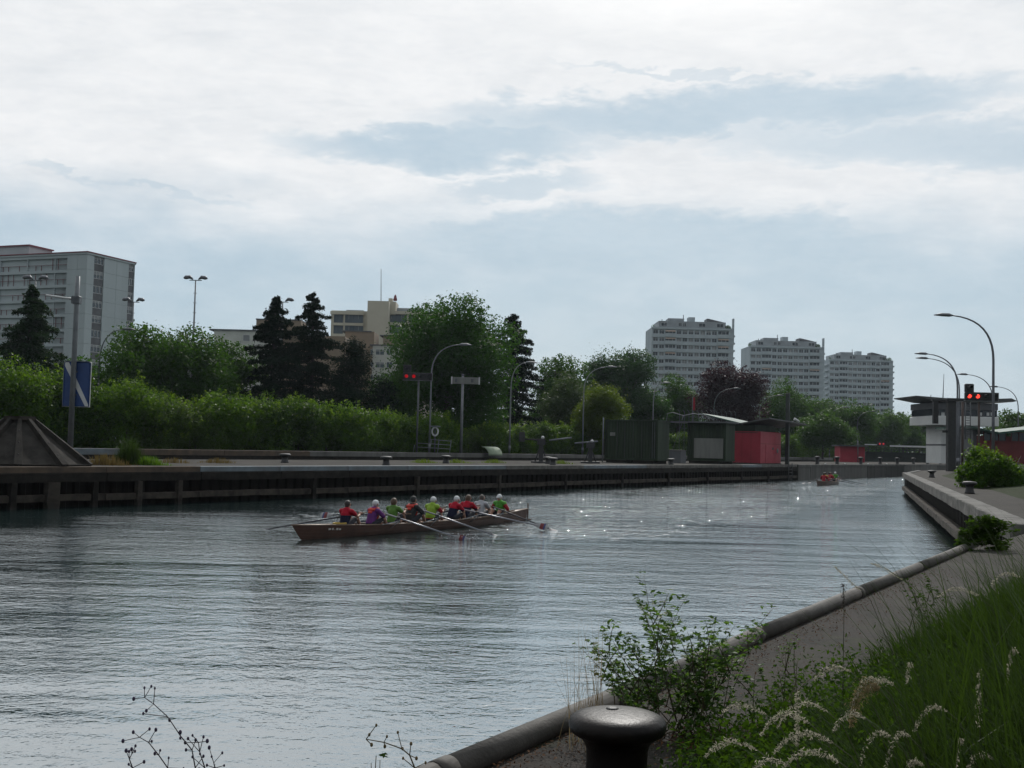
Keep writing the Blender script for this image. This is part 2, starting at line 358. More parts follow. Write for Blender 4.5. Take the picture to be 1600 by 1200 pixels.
# ------------------------------------------------------------------ setting: water
def water_mat():
    m = bpy.data.materials.new('water'); m.use_nodes = True; t = NT(m.node_tree); M['water'] = m
    tc = t.n('ShaderNodeTexCoord').outputs['Object']
    patch = t.ramp(t.noise(t.mapping(tc, (.35, 1.0, 1)), .12, 3, .5), [(.36, .35), (.66, 1.0)])
    patch = t.m('MULTIPLY', patch, t.n('ShaderNodeMapRange', {0: t.n('ShaderNodeSeparateXYZ', {0: tc}).outputs[1], 1: 9.0, 2: 30.0, 3: .26, 4: .62}).outputs[0])
    a = t.noise(t.mapping(tc, (.7, 1.0, 1), rot=(0, 0, rad(-14))), 1.3, 3, .55, .3)
    b = t.noise(t.mapping(tc, (.85, 1.0, 1), rot=(0, 0, rad(10))), 4.6, 3, .55, .5)
    c = t.noise(t.mapping(tc, (1.1, 1.0, 1), rot=(0, 0, rad(-25))), 15.0, 2, .5, .3)
    wv = t.noise(t.mapping(tc, (.16, 1.0, 1), rot=(0, 0, rad(6))), .7, 2, .5, .3)
    h = t.m('ADD', t.m('MULTIPLY', a, .055), t.m('MULTIPLY', b, .052))
    h = t.m('ADD', h, t.m('MULTIPLY', c, .017))
    # water stirred up by the boats: along the track between the near and the far boat
    sp_ = t.n('ShaderNodeSeparateXYZ', {0: tc}); W0 = v2(onz(690, 826, 0)); W1 = v2(onz(1277, 757, 0)); wd_ = (W1-W0).normalized()
    dx = t.m('SUBTRACT', sp_.outputs[0], W0.x); dy = t.m('SUBTRACT', sp_.outputs[1], W0.y)
    al = t.m('ADD', t.m('MULTIPLY', dx, wd_.x), t.m('MULTIPLY', dy, wd_.y)); pe = t.m('ABSOLUTE', t.m('ADD', t.m('MULTIPLY', dx, wd_.y), t.m('MULTIPLY', dy, -wd_.x)))
    wk = t.m('MULTIPLY', t.n('ShaderNodeMapRange', {0: pe, 1: 9.0, 2: 1.5, 3: 0.0, 4: 1.0}, interpolation_type='SMOOTHSTEP').outputs[0], t.n('ShaderNodeMapRange', {0: al, 1: -2.0, 2: 4.0, 3: 0.0, 4: 1.0}).outputs[0])
    wk = t.m('MULTIPLY', wk, t.ramp(t.noise(tc, .22, 3, .6), [(.36, .0), (.54, 1.0)]))
    gl = t.ramp(t.noise(t.mapping(tc, (1.0, .7, 1)), 2.2, 3, .6), [(.54, .12), (.64, 1.0)]); wk = t.m('MULTIPLY', wk, gl)
    h = t.m('MULTIPLY', h, t.m('ADD', patch, t.m('MULTIPLY', wk, 3.2)))
    h = t.m('ADD', h, t.m('MULTIPLY', wv, .04))
    bp = t.n('ShaderNodeBump', {'Strength': 1.0, 'Distance': 1.0, 'Height': h})
    dif = t.n('ShaderNodeBsdfDiffuse', {'Color': (.014, .030, .030, 1)})
    glo = t.n('ShaderNodeBsdfGlossy', {'Color': (.95, .985, 1.0, 1), 'Roughness': .03, 'Normal': bp.outputs[0]})
    fr = t.n('ShaderNodeFresnel', {'IOR': 1.333, 'Normal': bp.outputs[0]})
    mx = t.n('ShaderNodeMixShader', {0: t.m('ADD', t.m('MULTIPLY', fr.outputs[0], .60), .40), 1: dif.outputs[0], 2: glo.outputs[0]})
    t.n('ShaderNodeOutputMaterial', {'Surface': mx.outputs[0]})
water_mat()
tag(MB().add([(-900, -60, 0), (1400, -60, 0), (1400, 1400, 0), (-900, 1400, 0)], [(0, 1, 2, 3)]).build('water', 'water'), kind='structure')
# ------------------------------------------------------------------ the pier between the two lock channels
A = v2(onz(130, 792, 0)); P2 = v2(onz(1240, 750.5, 0)); U = (P2-A).normalized(); N = Vector((-U.y, U.x))
RZ = math.atan2(U.y, U.x)
def line_t(px, off=0.0):
    k = (px-800)/F; P = A+N*off; return (k*P.y-P.x)/(U.x-k*U.y)
def pier_pt(px, off, z=1.6):
    q = A+N*off+U*line_t(px, off); return Vector((q.x, q.y, z))
def pier_w(t, off, z=1.6):
    q = A+N*off+U*t; return Vector((q.x, q.y, z))
ZP, ZF, ZR = 1.6, 1.9, 1.5
PIERW = 12.6
T0, TC, T1 = -14.0, line_t(1247), 330.0
m_ = MB().box(T0, .36, -1.5, T1, PIERW, ZP-.012)
tag(m_.build('pier_pavement', 'pier_top', None, (A.x, A.y, 0), (0, 0, RZ)), kind='structure')
rng = random.Random(5)
def pile_mesh(h0, h1):
    # one trapezoidal sheet pile 0.6 m wide with its flutes
    prof = [(0, 0), (.10, 0), (.17, .08), (.43, .08), (.50, 0), (.60, 0)]
    mb = MB(); vs = [(x, y, z) for z in (h0, h1) for x, y in prof]; n = len(prof)
    mb.add(vs+[(0, .3, h0), (.6, .3, h0), (0, .3, h1), (.6, .3, h1)], [(i, i+1, n+i+1, n+i) for i in range(n-1)]+[tuple(range(n, 2*n))+(2*n+3, 2*n+2)])
    return mb.mesh('sheet_pile', 'sheet_pile')
def timber_mesh(L, d0, d1, z0, z1, mt, name, k):
    r = random.Random(k); mb = MB(); n = 6; rings = []
    for i in range(n+1):
        x = L*i/n; j = lambda s=.018: r.uniform(-s, s)
        rings.append([(x, d0+j(), z0+j()), (x, d0+j(), z1-.03+j()), (x, d0+.03, z1+j(.008)), (x, d1, z1+j(.008)), (x, d1, z0)])
    mb.loft(rings, True, True); return mb.mesh(name, mt)
PM = pile_mesh(-.6, 1.01)
BEAM = [timber_mesh(4.96, -.14, .22, 1.0, 1.365, 'timber_dark', 'beam', k) for k in range(3)]
LBEAM = [timber_mesh(4.96, -.10, .22, .24, .50, 'timber_grey', 'beam', 10+k) for k in range(3)]
POST = [timber_mesh(1.50, -.09, .14, 0, .26, mt, 'fender_post', 20+k) for k, mt in enumerate(('timber_grey', 'timber_dark'))]
def seg_mesh(L, y0, y1, z0, z1, mt): return MB().bbox(0, y0, z0, L, y1, z1, .015).mesh('coping_slab', mt)
pw = thing('quay_wall', 'long dark timber and sheet pile quay wall of the pier behind the rowers', 'quay wall', (A.x, A.y, 0), RZ)
COPB, COPR, COPP = [seg_mesh(4.985, -.06, .35, 1.37, 1.605, k) for k in ('coping_blue', 'coping_rust', 'coping_pale')]
tb0, tb1 = line_t(268), line_t(690)
k = 0; t = T0
while t < TC-.1:
    ln = min(5.0, TC-t); s = ln/5.0
    cm = COPR if t < tb0-2 else (COPB if t < tb1 else (COPB if rng.random() < .3 else COPP))
    put('coping_slab', cm, pw, (t, 0, 0), scale=(s, 1, 1))
    put('upper_beam', BEAM[k % 3], pw, (t, 0, 0), scale=(s, 1, 1))
    put('lower_beam', LBEAM[(k+1) % 3], pw, (t, rng.uniform(-.01, .02), rng.uniform(-.02, .02)), scale=(s, 1, 1))
    t += 5.0; k += 1
t = T0
while t < TC-.6:
    put('sheet_pile', PM, pw, (t, .23, 0)); t += .602
for i, px in enumerate([-60, 20, 148, 217, 280, 490, 652, 780, 883, 972, 1044, 1105, 1158, 1200]):
    o = put('fender_post', POST[0 if px in (217, 280, 652, 780) else 1], pw, (line_t(px), -.12, 1.0), (0, rad(90), 0))
tag(put('fender_post', POST[0], pw, (line_t(76), -.14, 1.0), (0, rad(90), 0), (1, 1.3, 2.2)))
# concrete lock wall that continues the line
lw = thing('lock_wall', 'pale concrete lock wall in panels beyond the timber quay', 'wall', (A.x, A.y, 0), RZ)
js = [TC+.35]+[line_t(p) for p in (1268, 1290, 1321, 1357, 1386, 1413, 1440, 1465)]+[line_t(1490), 290.0]
for a_, b_ in zip(js[:-1], js[1:]):
    MB().bbox(a_+.05, -.04+rng.uniform(-.03, .03), -1.2, b_-.05, .35, 1.36, .03).build('wall_panel', 'concrete' if rng.random() < .6 else 'concrete_dark', lw)
    MB().bbox(a_+.01, -.10, 1.363, b_-.01, .355, 1.61, .02).build('coping_slab', 'concrete', lw)
MB().box(TC+.3, .1, -1.2, 290, .34, 1.35).build('wall_core', 'concrete_dark', lw)
MB().bbox(TC-.0, -.16, -1.2, TC+.33, .3, 1.62, .03).build('corner_post', 'concrete_dark', lw)
for a_ in js[2:6]:
    MB().ball((a_, -.10, 1.66), .09, 8, 5).build('marker_light', 'white_paint', lw)
# ladder in the recess at the end of the timber quay
lt = line_t(1231)
ld = thing('quay_ladder', 'dark steel ladder against the quay wall beside the red hut', 'ladder', tuple(pier_w(lt, -.22, 0)), RZ)
for x in (0, 1.05): MB().tube([(x, 0, -.3), (x, 0, 1.75)], .055, 6).build('rail', 'iron_far', ld)
for i in range(5): MB().tube([(0, 0, .15+i*.33), (1.05, 0, .15+i*.33)], .035, 6).build('rung', 'iron_far', ld)
# ------------------------------------------------------------------ far bank
FA = A+N*30.0
tag(MB().prism([tuple(p) for p in (FA+N*.5-U*90, FA+N*.5+U*1050, FA+N*800+U*1050, FA+N*800-U*90)], -1.2, ZF-.01).build('ground', 'grass_ground'), kind='structure')
fw = thing('quay_wall', 'low far quay wall with pale and rusty coping below the hedges', 'quay wall', (FA.x, FA.y, 0), RZ)
f0 = line_t(100, 30)-25; f1 = line_t(1300, 30); t = f0; k = 0
FC = {c: seg_mesh(9.97, -.1, .5, 1.47, ZF, c) for c in ('coping_blue', 'coping_rust', 'concrete')}
while t < f1:
    c = 'coping_blue' if t < line_t(232, 30)-5 else ('coping_rust' if t < line_t(470, 30) else 'concrete')
    put('coping_slab', FC[c], fw, (t, 0, 0)); k += 1; t += 10
MB().box(f0, -.02, -1.2, f1, .45, 1.465).build('wall_face', 'timber_dark', fw)
tag(MB().prism([tuple(p) for p in (FA+N*.52-U*30, FA+N*.52+U*300, FA+N*3.2+U*300, FA+N*3.2-U*30)], ZF-.5, ZF-.004).build('path', 'pier_top'), kind='structure')
# ------------------------------------------------------------------ near bank (right)
PIPE = [v2(onz(px, py, 1.56)) for px, py in ((690, 1197), (960, 1084), (1180, 988), (1340, 922), (1500, 856))]
pd = (PIPE[-1]-PIPE[0]).normalized()
Q0 = v2(onz(1588, 820, 1.55)); Q1 = v2(onz(1412, 738.5, 1.55)); Q2 = Q1+Vector((7, 17))
R0 = PIPE[0]-pd*14
edge = [R0, PIPE[0], PIPE[1], PIPE[2], PIPE[3], PIPE[4], Q0+(PIPE[4]-Q0)*.1, Q1, Q2, Q2+U*60, Q2+U*850]
qd_ = (Q1-Q0).normalized(); qn_ = Vector((qd_.y, -qd_.x))
pv_ = [tuple(p+(qn_*.43 if i in (6, 7) else qn_*.2 if i == 8 else Vector((.015, -.008)))) for i, p in enumerate(edge)]+[(1450, 700), (1450, -60), (R0.x, -60)]
tag(MB().prism(pv_, -1.2, ZR-.006).build('quay_pavement', 'asphalt'), kind='structure')
# grass bank: rises away from the quay edge
def rperp(i):
    a_ = edge[max(i-1, 0)]; b_ = edge[min(i+1, len(edge)-1)]; d = (b_-a_).normalized(); return Vector((d.y, -d.x))
st = []
for i in range(len(edge)-1):
    n = 3 if i < 6 else (14 if i < 7 else 4)
    for j in range(n): st.append((edge[i].lerp(edge[i+1], j/n), rperp(i).lerp(rperp(i+1), j/n).normalized(), i+j/n))
st.append((edge[-1], rperp(len(edge)-1), len(edge)-1.0))
def bank_start(s): return .80 if s < 1.4 else (.80+(s-1.4)*.17 if s < 4 else 1.24+(s-4)*.3 if s < 6 else (2.2 if s < 7 else 3.0))
BK = [(0, -.05), (.25, .03), (1.0, .10), (2.2, .22), (4.5, .62), (8, .95), (20, 1.1), (60, 1.2), (500, 1.4)]
def bank_z(o):
    for (a_, za), (b_, zb) in zip(BK[:-1], BK[1:]):
        if o <= b_: return ZR+za+(zb-za)*(o-a_)/(b_-a_)
    return ZR+1.5
vs = []; fs = []; nb = len(BK)
for p, n, s in st:
    b0 = bank_start(s)
    for o, z in BK:
        q = p+n*(b0+o+rng.uniform(-.08, .08)); vs.append((q.x, q.y, ZR+z))
for i in range(len(st)-1):
    for j in range(nb-1): fs.append((i*nb+j, i*nb+j+1, (i+1)*nb+j+1, (i+1)*nb+j))
tag(MB().add(vs, fs, True).build('grass_bank', 'grass_ground'), kind='structure')
# near edge: big steel pipe in sections along the quay edge
pp = thing('edge_pipe', 'thick grey steel pipe edging the near quay in the foreground', 'pipe', (PIPE[0].x, PIPE[0].y, ZR))
pl = [R0]+PIPE+[PIPE[4]+pd*1.6]
def pz(p): return (p.x-PIPE[0].x, p.y-PIPE[0].y, .03)
for a_, b_ in zip(pl[:-1], pl[1:]):
    L = (b_-a_).length; nn = max(1, round(L/2.6))
    for j in range(nn):
        p = a_.lerp(b_, j/nn); q = a_.lerp(b_, (j+1)/nn); g = (q-p).normalized()*.012
        MB().tube([pz(p+g*(0 if j == 0 else 1)), pz(p.lerp(q, .5)), pz(q-g)], .060, 16).build('pipe_section', 'pipe_steel', pp)
    MB().tube([pz(b_-(b_-a_).normalized()*.06), pz(b_+(b_-a_).normalized()*.06)], .063, 16).build('joint_ring', 'pipe_steel', pp)
MB().prism([tuple(Vector(p)-PIPE[0]) for p in (R0, PIPE[0], PIPE[2], PIPE[4], PIPE[4]+Vector((.3, -.2)), R0+Vector((.3, -.2)))], -2.7, -.05).build('wall_face', 'concrete_dark', pp)
# right quay wall with pale coping, sheet piles and low timber
rd = (Q0-Q1).normalized(); LR = (Q0-Q1).length
rw = thing('quay_wall', 'weathered quay wall with pale coping running away on the right', 'quay wall', (Q1.x, Q1.y, 0), math.atan2(rd.y, rd.x))
t = 0; k = 0
RC = [timber_mesh(5.95, -.08, .42, 1.20, 1.56, 'coping_pale', 'coping_slab', 40+j) for j in range(3)]
while t < LR-.2:
    s = min(6.0, LR-t)/6.0
    put('coping_slab', RC[k % 3], rw, (t, 0, 0), scale=(s, 1, 1))
    put('lower_beam', LBEAM[k % 3], rw, (t, -.02, .04), scale=(s*1.2, 1, 1)); t += 6; k += 1
PM2 = pile_mesh(-.6, 1.21); t = 0
while t < LR-.3: put('sheet_pile', PM2, rw, (t, .20, 0)); t += .602
e = (Q2-Q1); MB().prism([(0, .05), (0, .4), (-e.length, .4), (-e.length, .05)], -1.0, 1.54).build('end_wall', 'concrete', rw, rot=(0, 0, math.atan2(-e.y, -e.x)-math.atan2(rd.y, rd.x)))
# ------------------------------------------------------------------ vegetation builders
def leaf_mesh(name, P, Nrm, size, mt, aspect=.55, seed=0, fold=0.0):
    """one pointed four-cornered leaf per point"""
    r = np.random.default_rng(seed); n = len(P)
    Nrm = Nrm/np.maximum(1e-6, np.linalg.norm(Nrm, axis=1, keepdims=True))
    t = r.normal(size=(n, 3)); t -= (t*Nrm).sum(1, keepdims=True)*Nrm; t /= np.maximum(1e-6, np.linalg.norm(t, axis=1, keepdims=True))
    b = np.cross(Nrm, t); s = (size*r.uniform(.6, 1.35, n))[:, None]
    v = np.empty((n, 4, 3)); v[:, 0] = P-t*s*.5; v[:, 2] = P+t*s*.5; v[:, 1] = P+b*s*.5*aspect+Nrm*s*.08; v[:, 3] = P-b*s*.5*aspect+Nrm*s*.08
    return quads(name, v, mt)
def quads(name, v, mt):
    n = len(v); me = bpy.data.meshes.new(name)
    me.vertices.add(n*4); me.vertices.foreach_set('co', v.reshape(-1).astype(np.float32))
    me.loops.add(n*4); me.loops.foreach_set('vertex_index', np.arange(n*4, dtype=np.int32))
    me.polygons.add(n); me.polygons.foreach_set('loop_start', np.arange(0, n*4, 4, dtype=np.int32)); me.polygons.foreach_set('loop_total', np.full(n, 4, dtype=np.int32))
    me.materials.append(M[mt]); me.update(calc_edges=True); me.validate(); return me
def lobes_broad(r, c, R, n, rl=(.22, .40), squash=1.0):
    """clumps spread over and through an ellipsoidal crown"""
    out = []
    for i in range(n):
        d = r.normal(size=3); d /= np.linalg.norm(d)
        if d[2] < -.8: d[2] *= -.5
        k = r.uniform(.50, .92) if i > n*.22 else r.uniform(.1, .5)
        rr = r.uniform(*rl)*min(R)
        out.append((np.array(c)+d*np.array(R)*k*np.array((1, 1, squash)), np.array((rr, rr, rr*r.uniform(.65, 1.0)))))
    return out
def scatter(r, lobes, n):
    w_ = np.array([l[1][0]*l[1][1] for l in lobes]); idx = r.choice(len(lobes), n, p=w_/w_.sum())
    C = np.array([l[0] for l in lobes])[idx]; S = np.array([l[1] for l in lobes])[idx]
    d = r.normal(size=(n, 3)); d /= np.linalg.norm(d, axis=1, keepdims=True)
    k = np.clip(r.normal(.92, .17, (n, 1)), .3, 1.45)
    nr = d*.7+r.normal(size=(n, 3))*.6+np.array((0, 0, .35))
    return C+d*S*k, nr
def trunk(mb, H, r0, r, top=.75, lean=.03, n=5, limbs=5, spread=.3):
    pts = [Vector((r.normal()*lean*H*i/n*.5, r.normal()*lean*H*i/n*.5, H*top*i/n-.25*(i == 0))) for i in range(n+1)]
    mb.tube(pts, [r0*(1.25 if i == 0 else 1-.8*i/n) for i in range(n+1)], 8)
    for k in range(limbs):
        i = r.integers(1, n); p = pts[i]; a_ = r.uniform(0, 6.28); L = H*spread*r.uniform(.6, 1.1)
        q = p+Vector((math.cos(a_)*L*.55, math.sin(a_)*L*.55, L*.55)); q2 = q+Vector((math.cos(a_)*L*.35, math.sin(a_)*L*.35, L*.5))
        rr = r0*(1-.8*i/n)*.55; mb.tube([p, q, q2], [rr, rr*.6, rr*.2], 6)
def broad_tree(label, px, ptop, pw_, D, mt, n=16000, leaf=.30, zb=ZF, low=.05, seed=1, name='broadleaf_tree', nl=46, rl=(.20, .40), depth=1.0, cat='tree', group='trees beyond the far bank'):
    """px, ptop: crown top in the photo; pw_: crown width there; D: distance from the camera"""
    n = int(n*1.35); leaf = leaf*1.1; r = np.random.default_rng(seed); top = at(px, ptop, D); W = pw_/F*D; H = top.z-zb
    root = thing(name, label, cat, (top.x, D, zb), r.uniform(0, 6), group)
    rx = W/2*1.10; cz = H*(low+1)/2; rz_ = H*(1-low)/2*.94
    lobes = lobes_broad(r, (0, 0, cz), (rx, rx*depth, rz_), nl, rl)
    lobes += [(np.array((0, 0, cz)), np.array((rx*.72, rx*.72, rz_*.75)))]
    P, Nn = scatter(r, lobes, n); P[:, 2] = np.maximum(P[:, 2], H*low*.4)
    m_in = n//4; I, In = scatter(r, lobes, m_in); cc = np.array((0, 0, cz)); I = cc+(I-cc)*r.uniform(.35, .85, (m_in, 1))  # oversized inner leaves added to block light through the crown
    # a few loose sprays that break the outline
    k = n//14; sp = r.integers(0, len(lobes)-1, k//18+1)
    Q = np.concatenate([lobes[i][0]+(lambda d: d/np.linalg.norm(d))(r.normal(size=3)+np.array((0, 0, .6)))*lobes[i][1]*(.9+.45*r.random((18, 1)))+r.normal(size=(18, 3))*.14*min(1.0, W/8) for i in sp])
    P = np.concatenate([P, Q]); Nn = np.concatenate([Nn, r.normal(size=Q.shape)])
    cm_ = leaf_mesh('crown', np.concatenate([P, I]), np.concatenate([Nn, In]), np.concatenate([np.full(len(P), leaf), np.full(m_in, leaf*2.3)]), mt, .62, seed); put('crown', cm_, root)
    mb = MB(); trunk(mb, H, max(.12, H*.022), r, .8); mb.build('trunk', 'bark', root)
    return root
def conifer(label, px, ptop, pw_, D, mt, n=14000, zb=ZF, seed=1, droop=.25, name='conifer_tree', low=.08, power=.85, whorl=.6, needle=.34, group='conifers beyond the far bank', ragged=.25):
    r = np.random.default_rng(seed); top = at(px, ptop, D); R = pw_/F*D/2*1.15; H = top.z-zb
    root = thing(name, label, 'tree', (top.x, D, zb), r.uniform(0, 6), group)
    mb = MB(); mb.tube([(0, 0, -.2), (r.normal()*.1, r.normal()*.1, H*.5), (0, 0, H*.985)], [H*.018, H*.011, .02], 7)
    P = []; Nn = []; z = H*low; br = []
    while z < H*.985:
        f = (z-H*low)/(H*(1-low)); L = R*(1-f)**power*(1+0*f)
        for k in range(r.integers(4, 7)):
            a_ = r.uniform(0, 6.28); l = max(.25, L*r.uniform(1-ragged*1.6, 1.06)); br.append((z+r.uniform(-.3, .3)*whorl, a_, l))
        z += whorl*(1.15-.55*f)
    tot = sum(b[2] for b in br)
    for z, a_, l in br:
        m = max(14, int(n*l/tot)); s = r.random(m)**.75; d = np.array((math.cos(a_), math.sin(a_), 0.0)); pr = np.array((-d[1], d[0], 0))
        wd = (.06+.22*np.sin(np.pi*np.clip(s*.9+.08, 0, 1)))*min(l, 3.2)
        pos = d*(s*l)[:, None]+pr*(r.normal(size=m)*wd*.75)[:, None]
        pos[:, 2] = z-droop*l*(s**1.4)+.30*droop*l*np.clip(s-.7, 0, 1)*2+r.normal(size=m)*.10-np.abs(r.normal(size=m))*.10
        P.append(pos); Nn.append(r.normal(size=(m, 3))*.8+np.array((0, 0, .8))+d*.4)
        if l > 1.0: mb.tube([(0, 0, z), tuple(d*l*.5+np.array((0, 0, z-droop*l*.3))), tuple(d*l*.9+np.array((0, 0, z-droop*l*.8)))], [.05, .03, .012], 4)
    P = np.concatenate(P); P[:, 2] = np.maximum(P[:, 2], .15)
    put('crown', leaf_mesh('crown', P, np.concatenate(Nn), needle, mt, .34, seed), root)
    mb.build('trunk', 'bark_pine', root); return root
def pine(label, px, ptop, pw_, D, mt, n=15000, zb=ZF, seed=1, low=.1, group='conifers beyond the far bank', needle=.36, gaps=.0, pads=44, name='pine_tree'):
    """irregular pine: level pads of needles at branch ends"""
    r = np.random.default_rng(seed); top = at(px, ptop, D); R = pw_/F*D/2*1.15; H = top.z-zb
    root = thing(name, label, 'tree', (top.x, D, zb), r.uniform(0, 6), group)
    mb = MB(); mb.tube([(0, 0, -.2), (r.normal()*.15, r.normal()*.15, H*.5), (0, 0, H*.98)], [H*.02, H*.013, .03], 7)
    lobes = [(np.array((0, 0, H*.975)), np.array((R*.10, R*.10, H*.035)))]
    for k in range(pads):
        f = (k+r.random())/pads; z = H*(low+(.955-low)*f); L = R*min(1.0, (1-f)**.62*1.05+.10)*r.uniform(.55, 1.05)
        a_ = r.uniform(0, 6.28)+k*2.4; rr = (.20+.24*(1-f))*R*r.uniform(.75, 1.2)
        c = np.array((math.cos(a_)*(L-rr*.5), math.sin(a_)*(L-rr*.5), z+.10*L*r.random()))
        lobes.append((c, np.array((rr, rr, rr*.42)))); mb.tube([(0, 0, z-.12*L), tuple(c*.6+np.array((0, 0, z*.4-.05*L))), tuple(c)], [.07, .05, .02], 5)
        if f < .93 and r.random() > gaps: lobes.append((c*np.array((.4, .4, 1)), np.array((rr, rr, rr*.6))))
    P, Nn = scatter(r, lobes, n)
    put('crown', leaf_mesh('crown', P, Nn+np.array((0, 0, .5)), needle, mt, .30, seed), root)
    mb.build('trunk', 'bark_pine', root); return root
def bush(label, px0, px1, ptop, D, mt='leaf_hedge', n=9000, leaf=.20, zb=ZF, seed=1, depth=2.4, sprouts=26, group='bushes of the far bank hedge', name='bush', nl=34, cat='bush', flat=.0, shoot='leaf_shoot', span=None):
    r = np.random.default_rng(seed); xm = (px0+px1)/2; top = at(xm, ptop, D); H = top.z-zb
    W = (px1-px0)/F*D if not span else span; root = thing(name, label, cat, (at(xm, hor(xm), D).x, D, zb), RZ if span else 0, group)
    lobes = []
    for i in range(nl):
        x = r.uniform(-1, 1); z = r.uniform(.10, 1.0); rr = H*r.uniform(.09, .24)
        hx = (1-abs(x)**3*.22)*r.uniform(.78, 1.06)
        lobes.append((np.array((x*(W/2-rr*.7), r.uniform(-1, 1)*depth*.5*(1.1-.5*z), max(rr*.5, z*hx*(H-rr*1.05)))), np.array((rr*1.15, rr, rr*.9))))
    P, Nn = scatter(r, lobes, n); P[:, 2] = np.maximum(P[:, 2], .03)
    m_in = n//5; I, In = scatter(r, lobes, m_in); I = I*np.array((.97, .6, .86)); I[:, 2] = np.maximum(I[:, 2], .1)  # large leaves added inside the bush to keep light out of its core
    S = []
    for i in range(sprouts):          # shoots standing out of the top and sides, in a lighter green
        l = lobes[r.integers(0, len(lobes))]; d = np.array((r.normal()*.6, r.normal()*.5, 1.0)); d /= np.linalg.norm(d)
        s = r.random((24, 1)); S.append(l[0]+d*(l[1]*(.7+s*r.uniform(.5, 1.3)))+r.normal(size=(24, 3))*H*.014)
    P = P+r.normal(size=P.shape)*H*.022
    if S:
        S = np.concatenate(S); k = P[:, 2] > H*.35; Q = P[k]; Q = Q[r.random(len(Q)) < .10*np.clip(Q[:, 2]/H, 0, 1)**2]+np.array((0, -.05, .12)); S = np.concatenate([S, Q])  # same lighter green on scattered upper leaves, more of them towards the top
        tag(put('pale_shoots', leaf_mesh('pale_shoots', S, r.normal(size=S.shape)+np.array((0, 0, .6)), leaf*.95, shoot, .5, seed+1), root), kind='stuff')
    tag(put('foliage', leaf_mesh('foliage', np.concatenate([P, I]), np.concatenate([Nn, In]), np.concatenate([np.full(len(P), leaf), np.full(m_in, leaf*2.6)]), mt, .55, seed), root), kind='stuff')
    mb = MB()
    for i in range(7):
        x = r.uniform(-.4, .4)*W; mb.tube([(x, r.uniform(-.3, .3), -.1), (x+r.normal()*.2, r.normal()*.2, H*.35), (x+r.normal()*.5, r.normal()*.3, H*.75)], [.05, .035, .012], 5)
    tag(mb.build('stems', 'bark', root), kind='stuff'); return root
# ------------------------------------------------------------------ trees and hedges on the far bank
def fd(px, off): return (A+N*off+U*line_t(px, off)).y
conifer('feathery dark green conifer at the far left in front of the apartment block', 52, 442, 200, 112, 'needle_mid', 30000, seed=3, droop=.34, power=.75, whorl=.6, ragged=.3, needle=.42)
broad_tree('broad green tree at left beside the tall floodlight mast', 262, 494, 200, 118, 'leaf_mid', 21000, .27, seed=11, low=.02)
broad_tree('smaller green tree between the tall floodlight mast and the dark pines', 352, 520, 110, 128, 'leaf_mid', 13000, .27, seed=12, low=.02)
broad_tree('low dark green tree behind the blue sign at far left', 120, 556, 150, 124, 'leaf_big', 12000, .27, seed=13, low=.05)
conifer('left one of the two tall dark pines in front of the cream building', 432, 463, 165, 126, 'needle_dark', 42000, seed=21, low=.02, droop=.10, power=.62, whorl=.62, ragged=.42, needle=.40, name='pine_tree')
conifer('right one of the two tall dark pines in front of the cream building', 490, 457, 178, 130, 'needle_dark', 42000, seed=22, low=.02, droop=.10, power=.62, whorl=.62, ragged=.42, needle=.40, name='pine_tree')
pine('short bushy dark pine right of the two tall pines', 552, 525, 125, 128, 'needle_dark', 28000, seed=23, low=.04)
pine('dark pine filling the gap low down beside the big green tree', 600, 590, 110, 127, 'needle_dark', 9000, seed=24, low=.04)
broad_tree('largest tree, a broad dark green crown behind the left signal board', 702, 458, 226, 140, 'leaf_big', 40000, .30, seed=31, low=.02, nl=70, rl=(.16, .34))
broad_tree('small green tree in front of the low white wing left of the largest tree', 618, 570, 75, 132, 'leaf_mid', 8000, .25, seed=32, low=.05)
conifer('sparse topped dark pine right of the largest tree', 802, 486, 150, 160, 'needle_dark', 42000, seed=41, low=.02, droop=.10, power=.62, whorl=.62, ragged=.42, needle=.40, name='pine_tree')
broad_tree('green tree right behind the sparse topped pine', 872, 548, 95, 185, 'leaf_mid', 11000, .32, seed=42, low=.02)
broad_tree('rounded grey green tree behind the yellow green one', 893, 583, 95, 158, 'leaf_grey', 12000, .25, seed=43, low=.05)
broad_tree('wide bluish green willow like tree left of the tower blocks', 957, 527, 135, 195, 'leaf_blue', 26000, .30, seed=44, low=.08, nl=60, rl=(.16, .30))
broad_tree('yellow green round tree behind the green container', 945, 588, 88, 150, 'leaf_yellow', 15000, .22, seed=45, low=.02)
broad_tree('dark leafy tree between the bluish tree and the first tower', 1010, 592, 70, 200, 'leaf_big', 9000, .32, seed=46, low=.05)
broad_tree('green tree left of the purple tree below the first tower', 1060, 576, 82, 215, 'leaf_mid', 12000, .32, seed=47, low=.05)
broad_tree('dark purple copper beech between the first two towers', 1141, 556, 106, 205, 'leaf_purple', 24000, .30, seed=48, low=.05, nl=60)
broad_tree('green tree right of the copper beech below the second tower', 1226, 596, 92, 235, 'leaf_mid', 13000, .34, seed=49, low=.05)
broad_tree('light green tree behind the pole right of the red hut', 1286, 640, 90, 212, 'leaf_far', 12000, .32, seed=50, low=.03)
broad_tree('tree below the gap between the second and third tower', 1281, 612, 80, 265, 'leaf_far', 9000, .40, seed=51, low=.03)
broad_tree('tree below the left half of the third tower', 1330, 620, 85, 270, 'leaf_mid', 10000, .40, seed=52, low=.03)
broad_tree('tree below the right half of the third tower', 1377, 634, 75, 285, 'leaf_far', 9000, .42, seed=53, low=.03)
broad_tree('tree right of the third tower above the long white beam', 1412, 641, 58, 300, 'leaf_mid', 7000, .45, seed=54, low=.03)
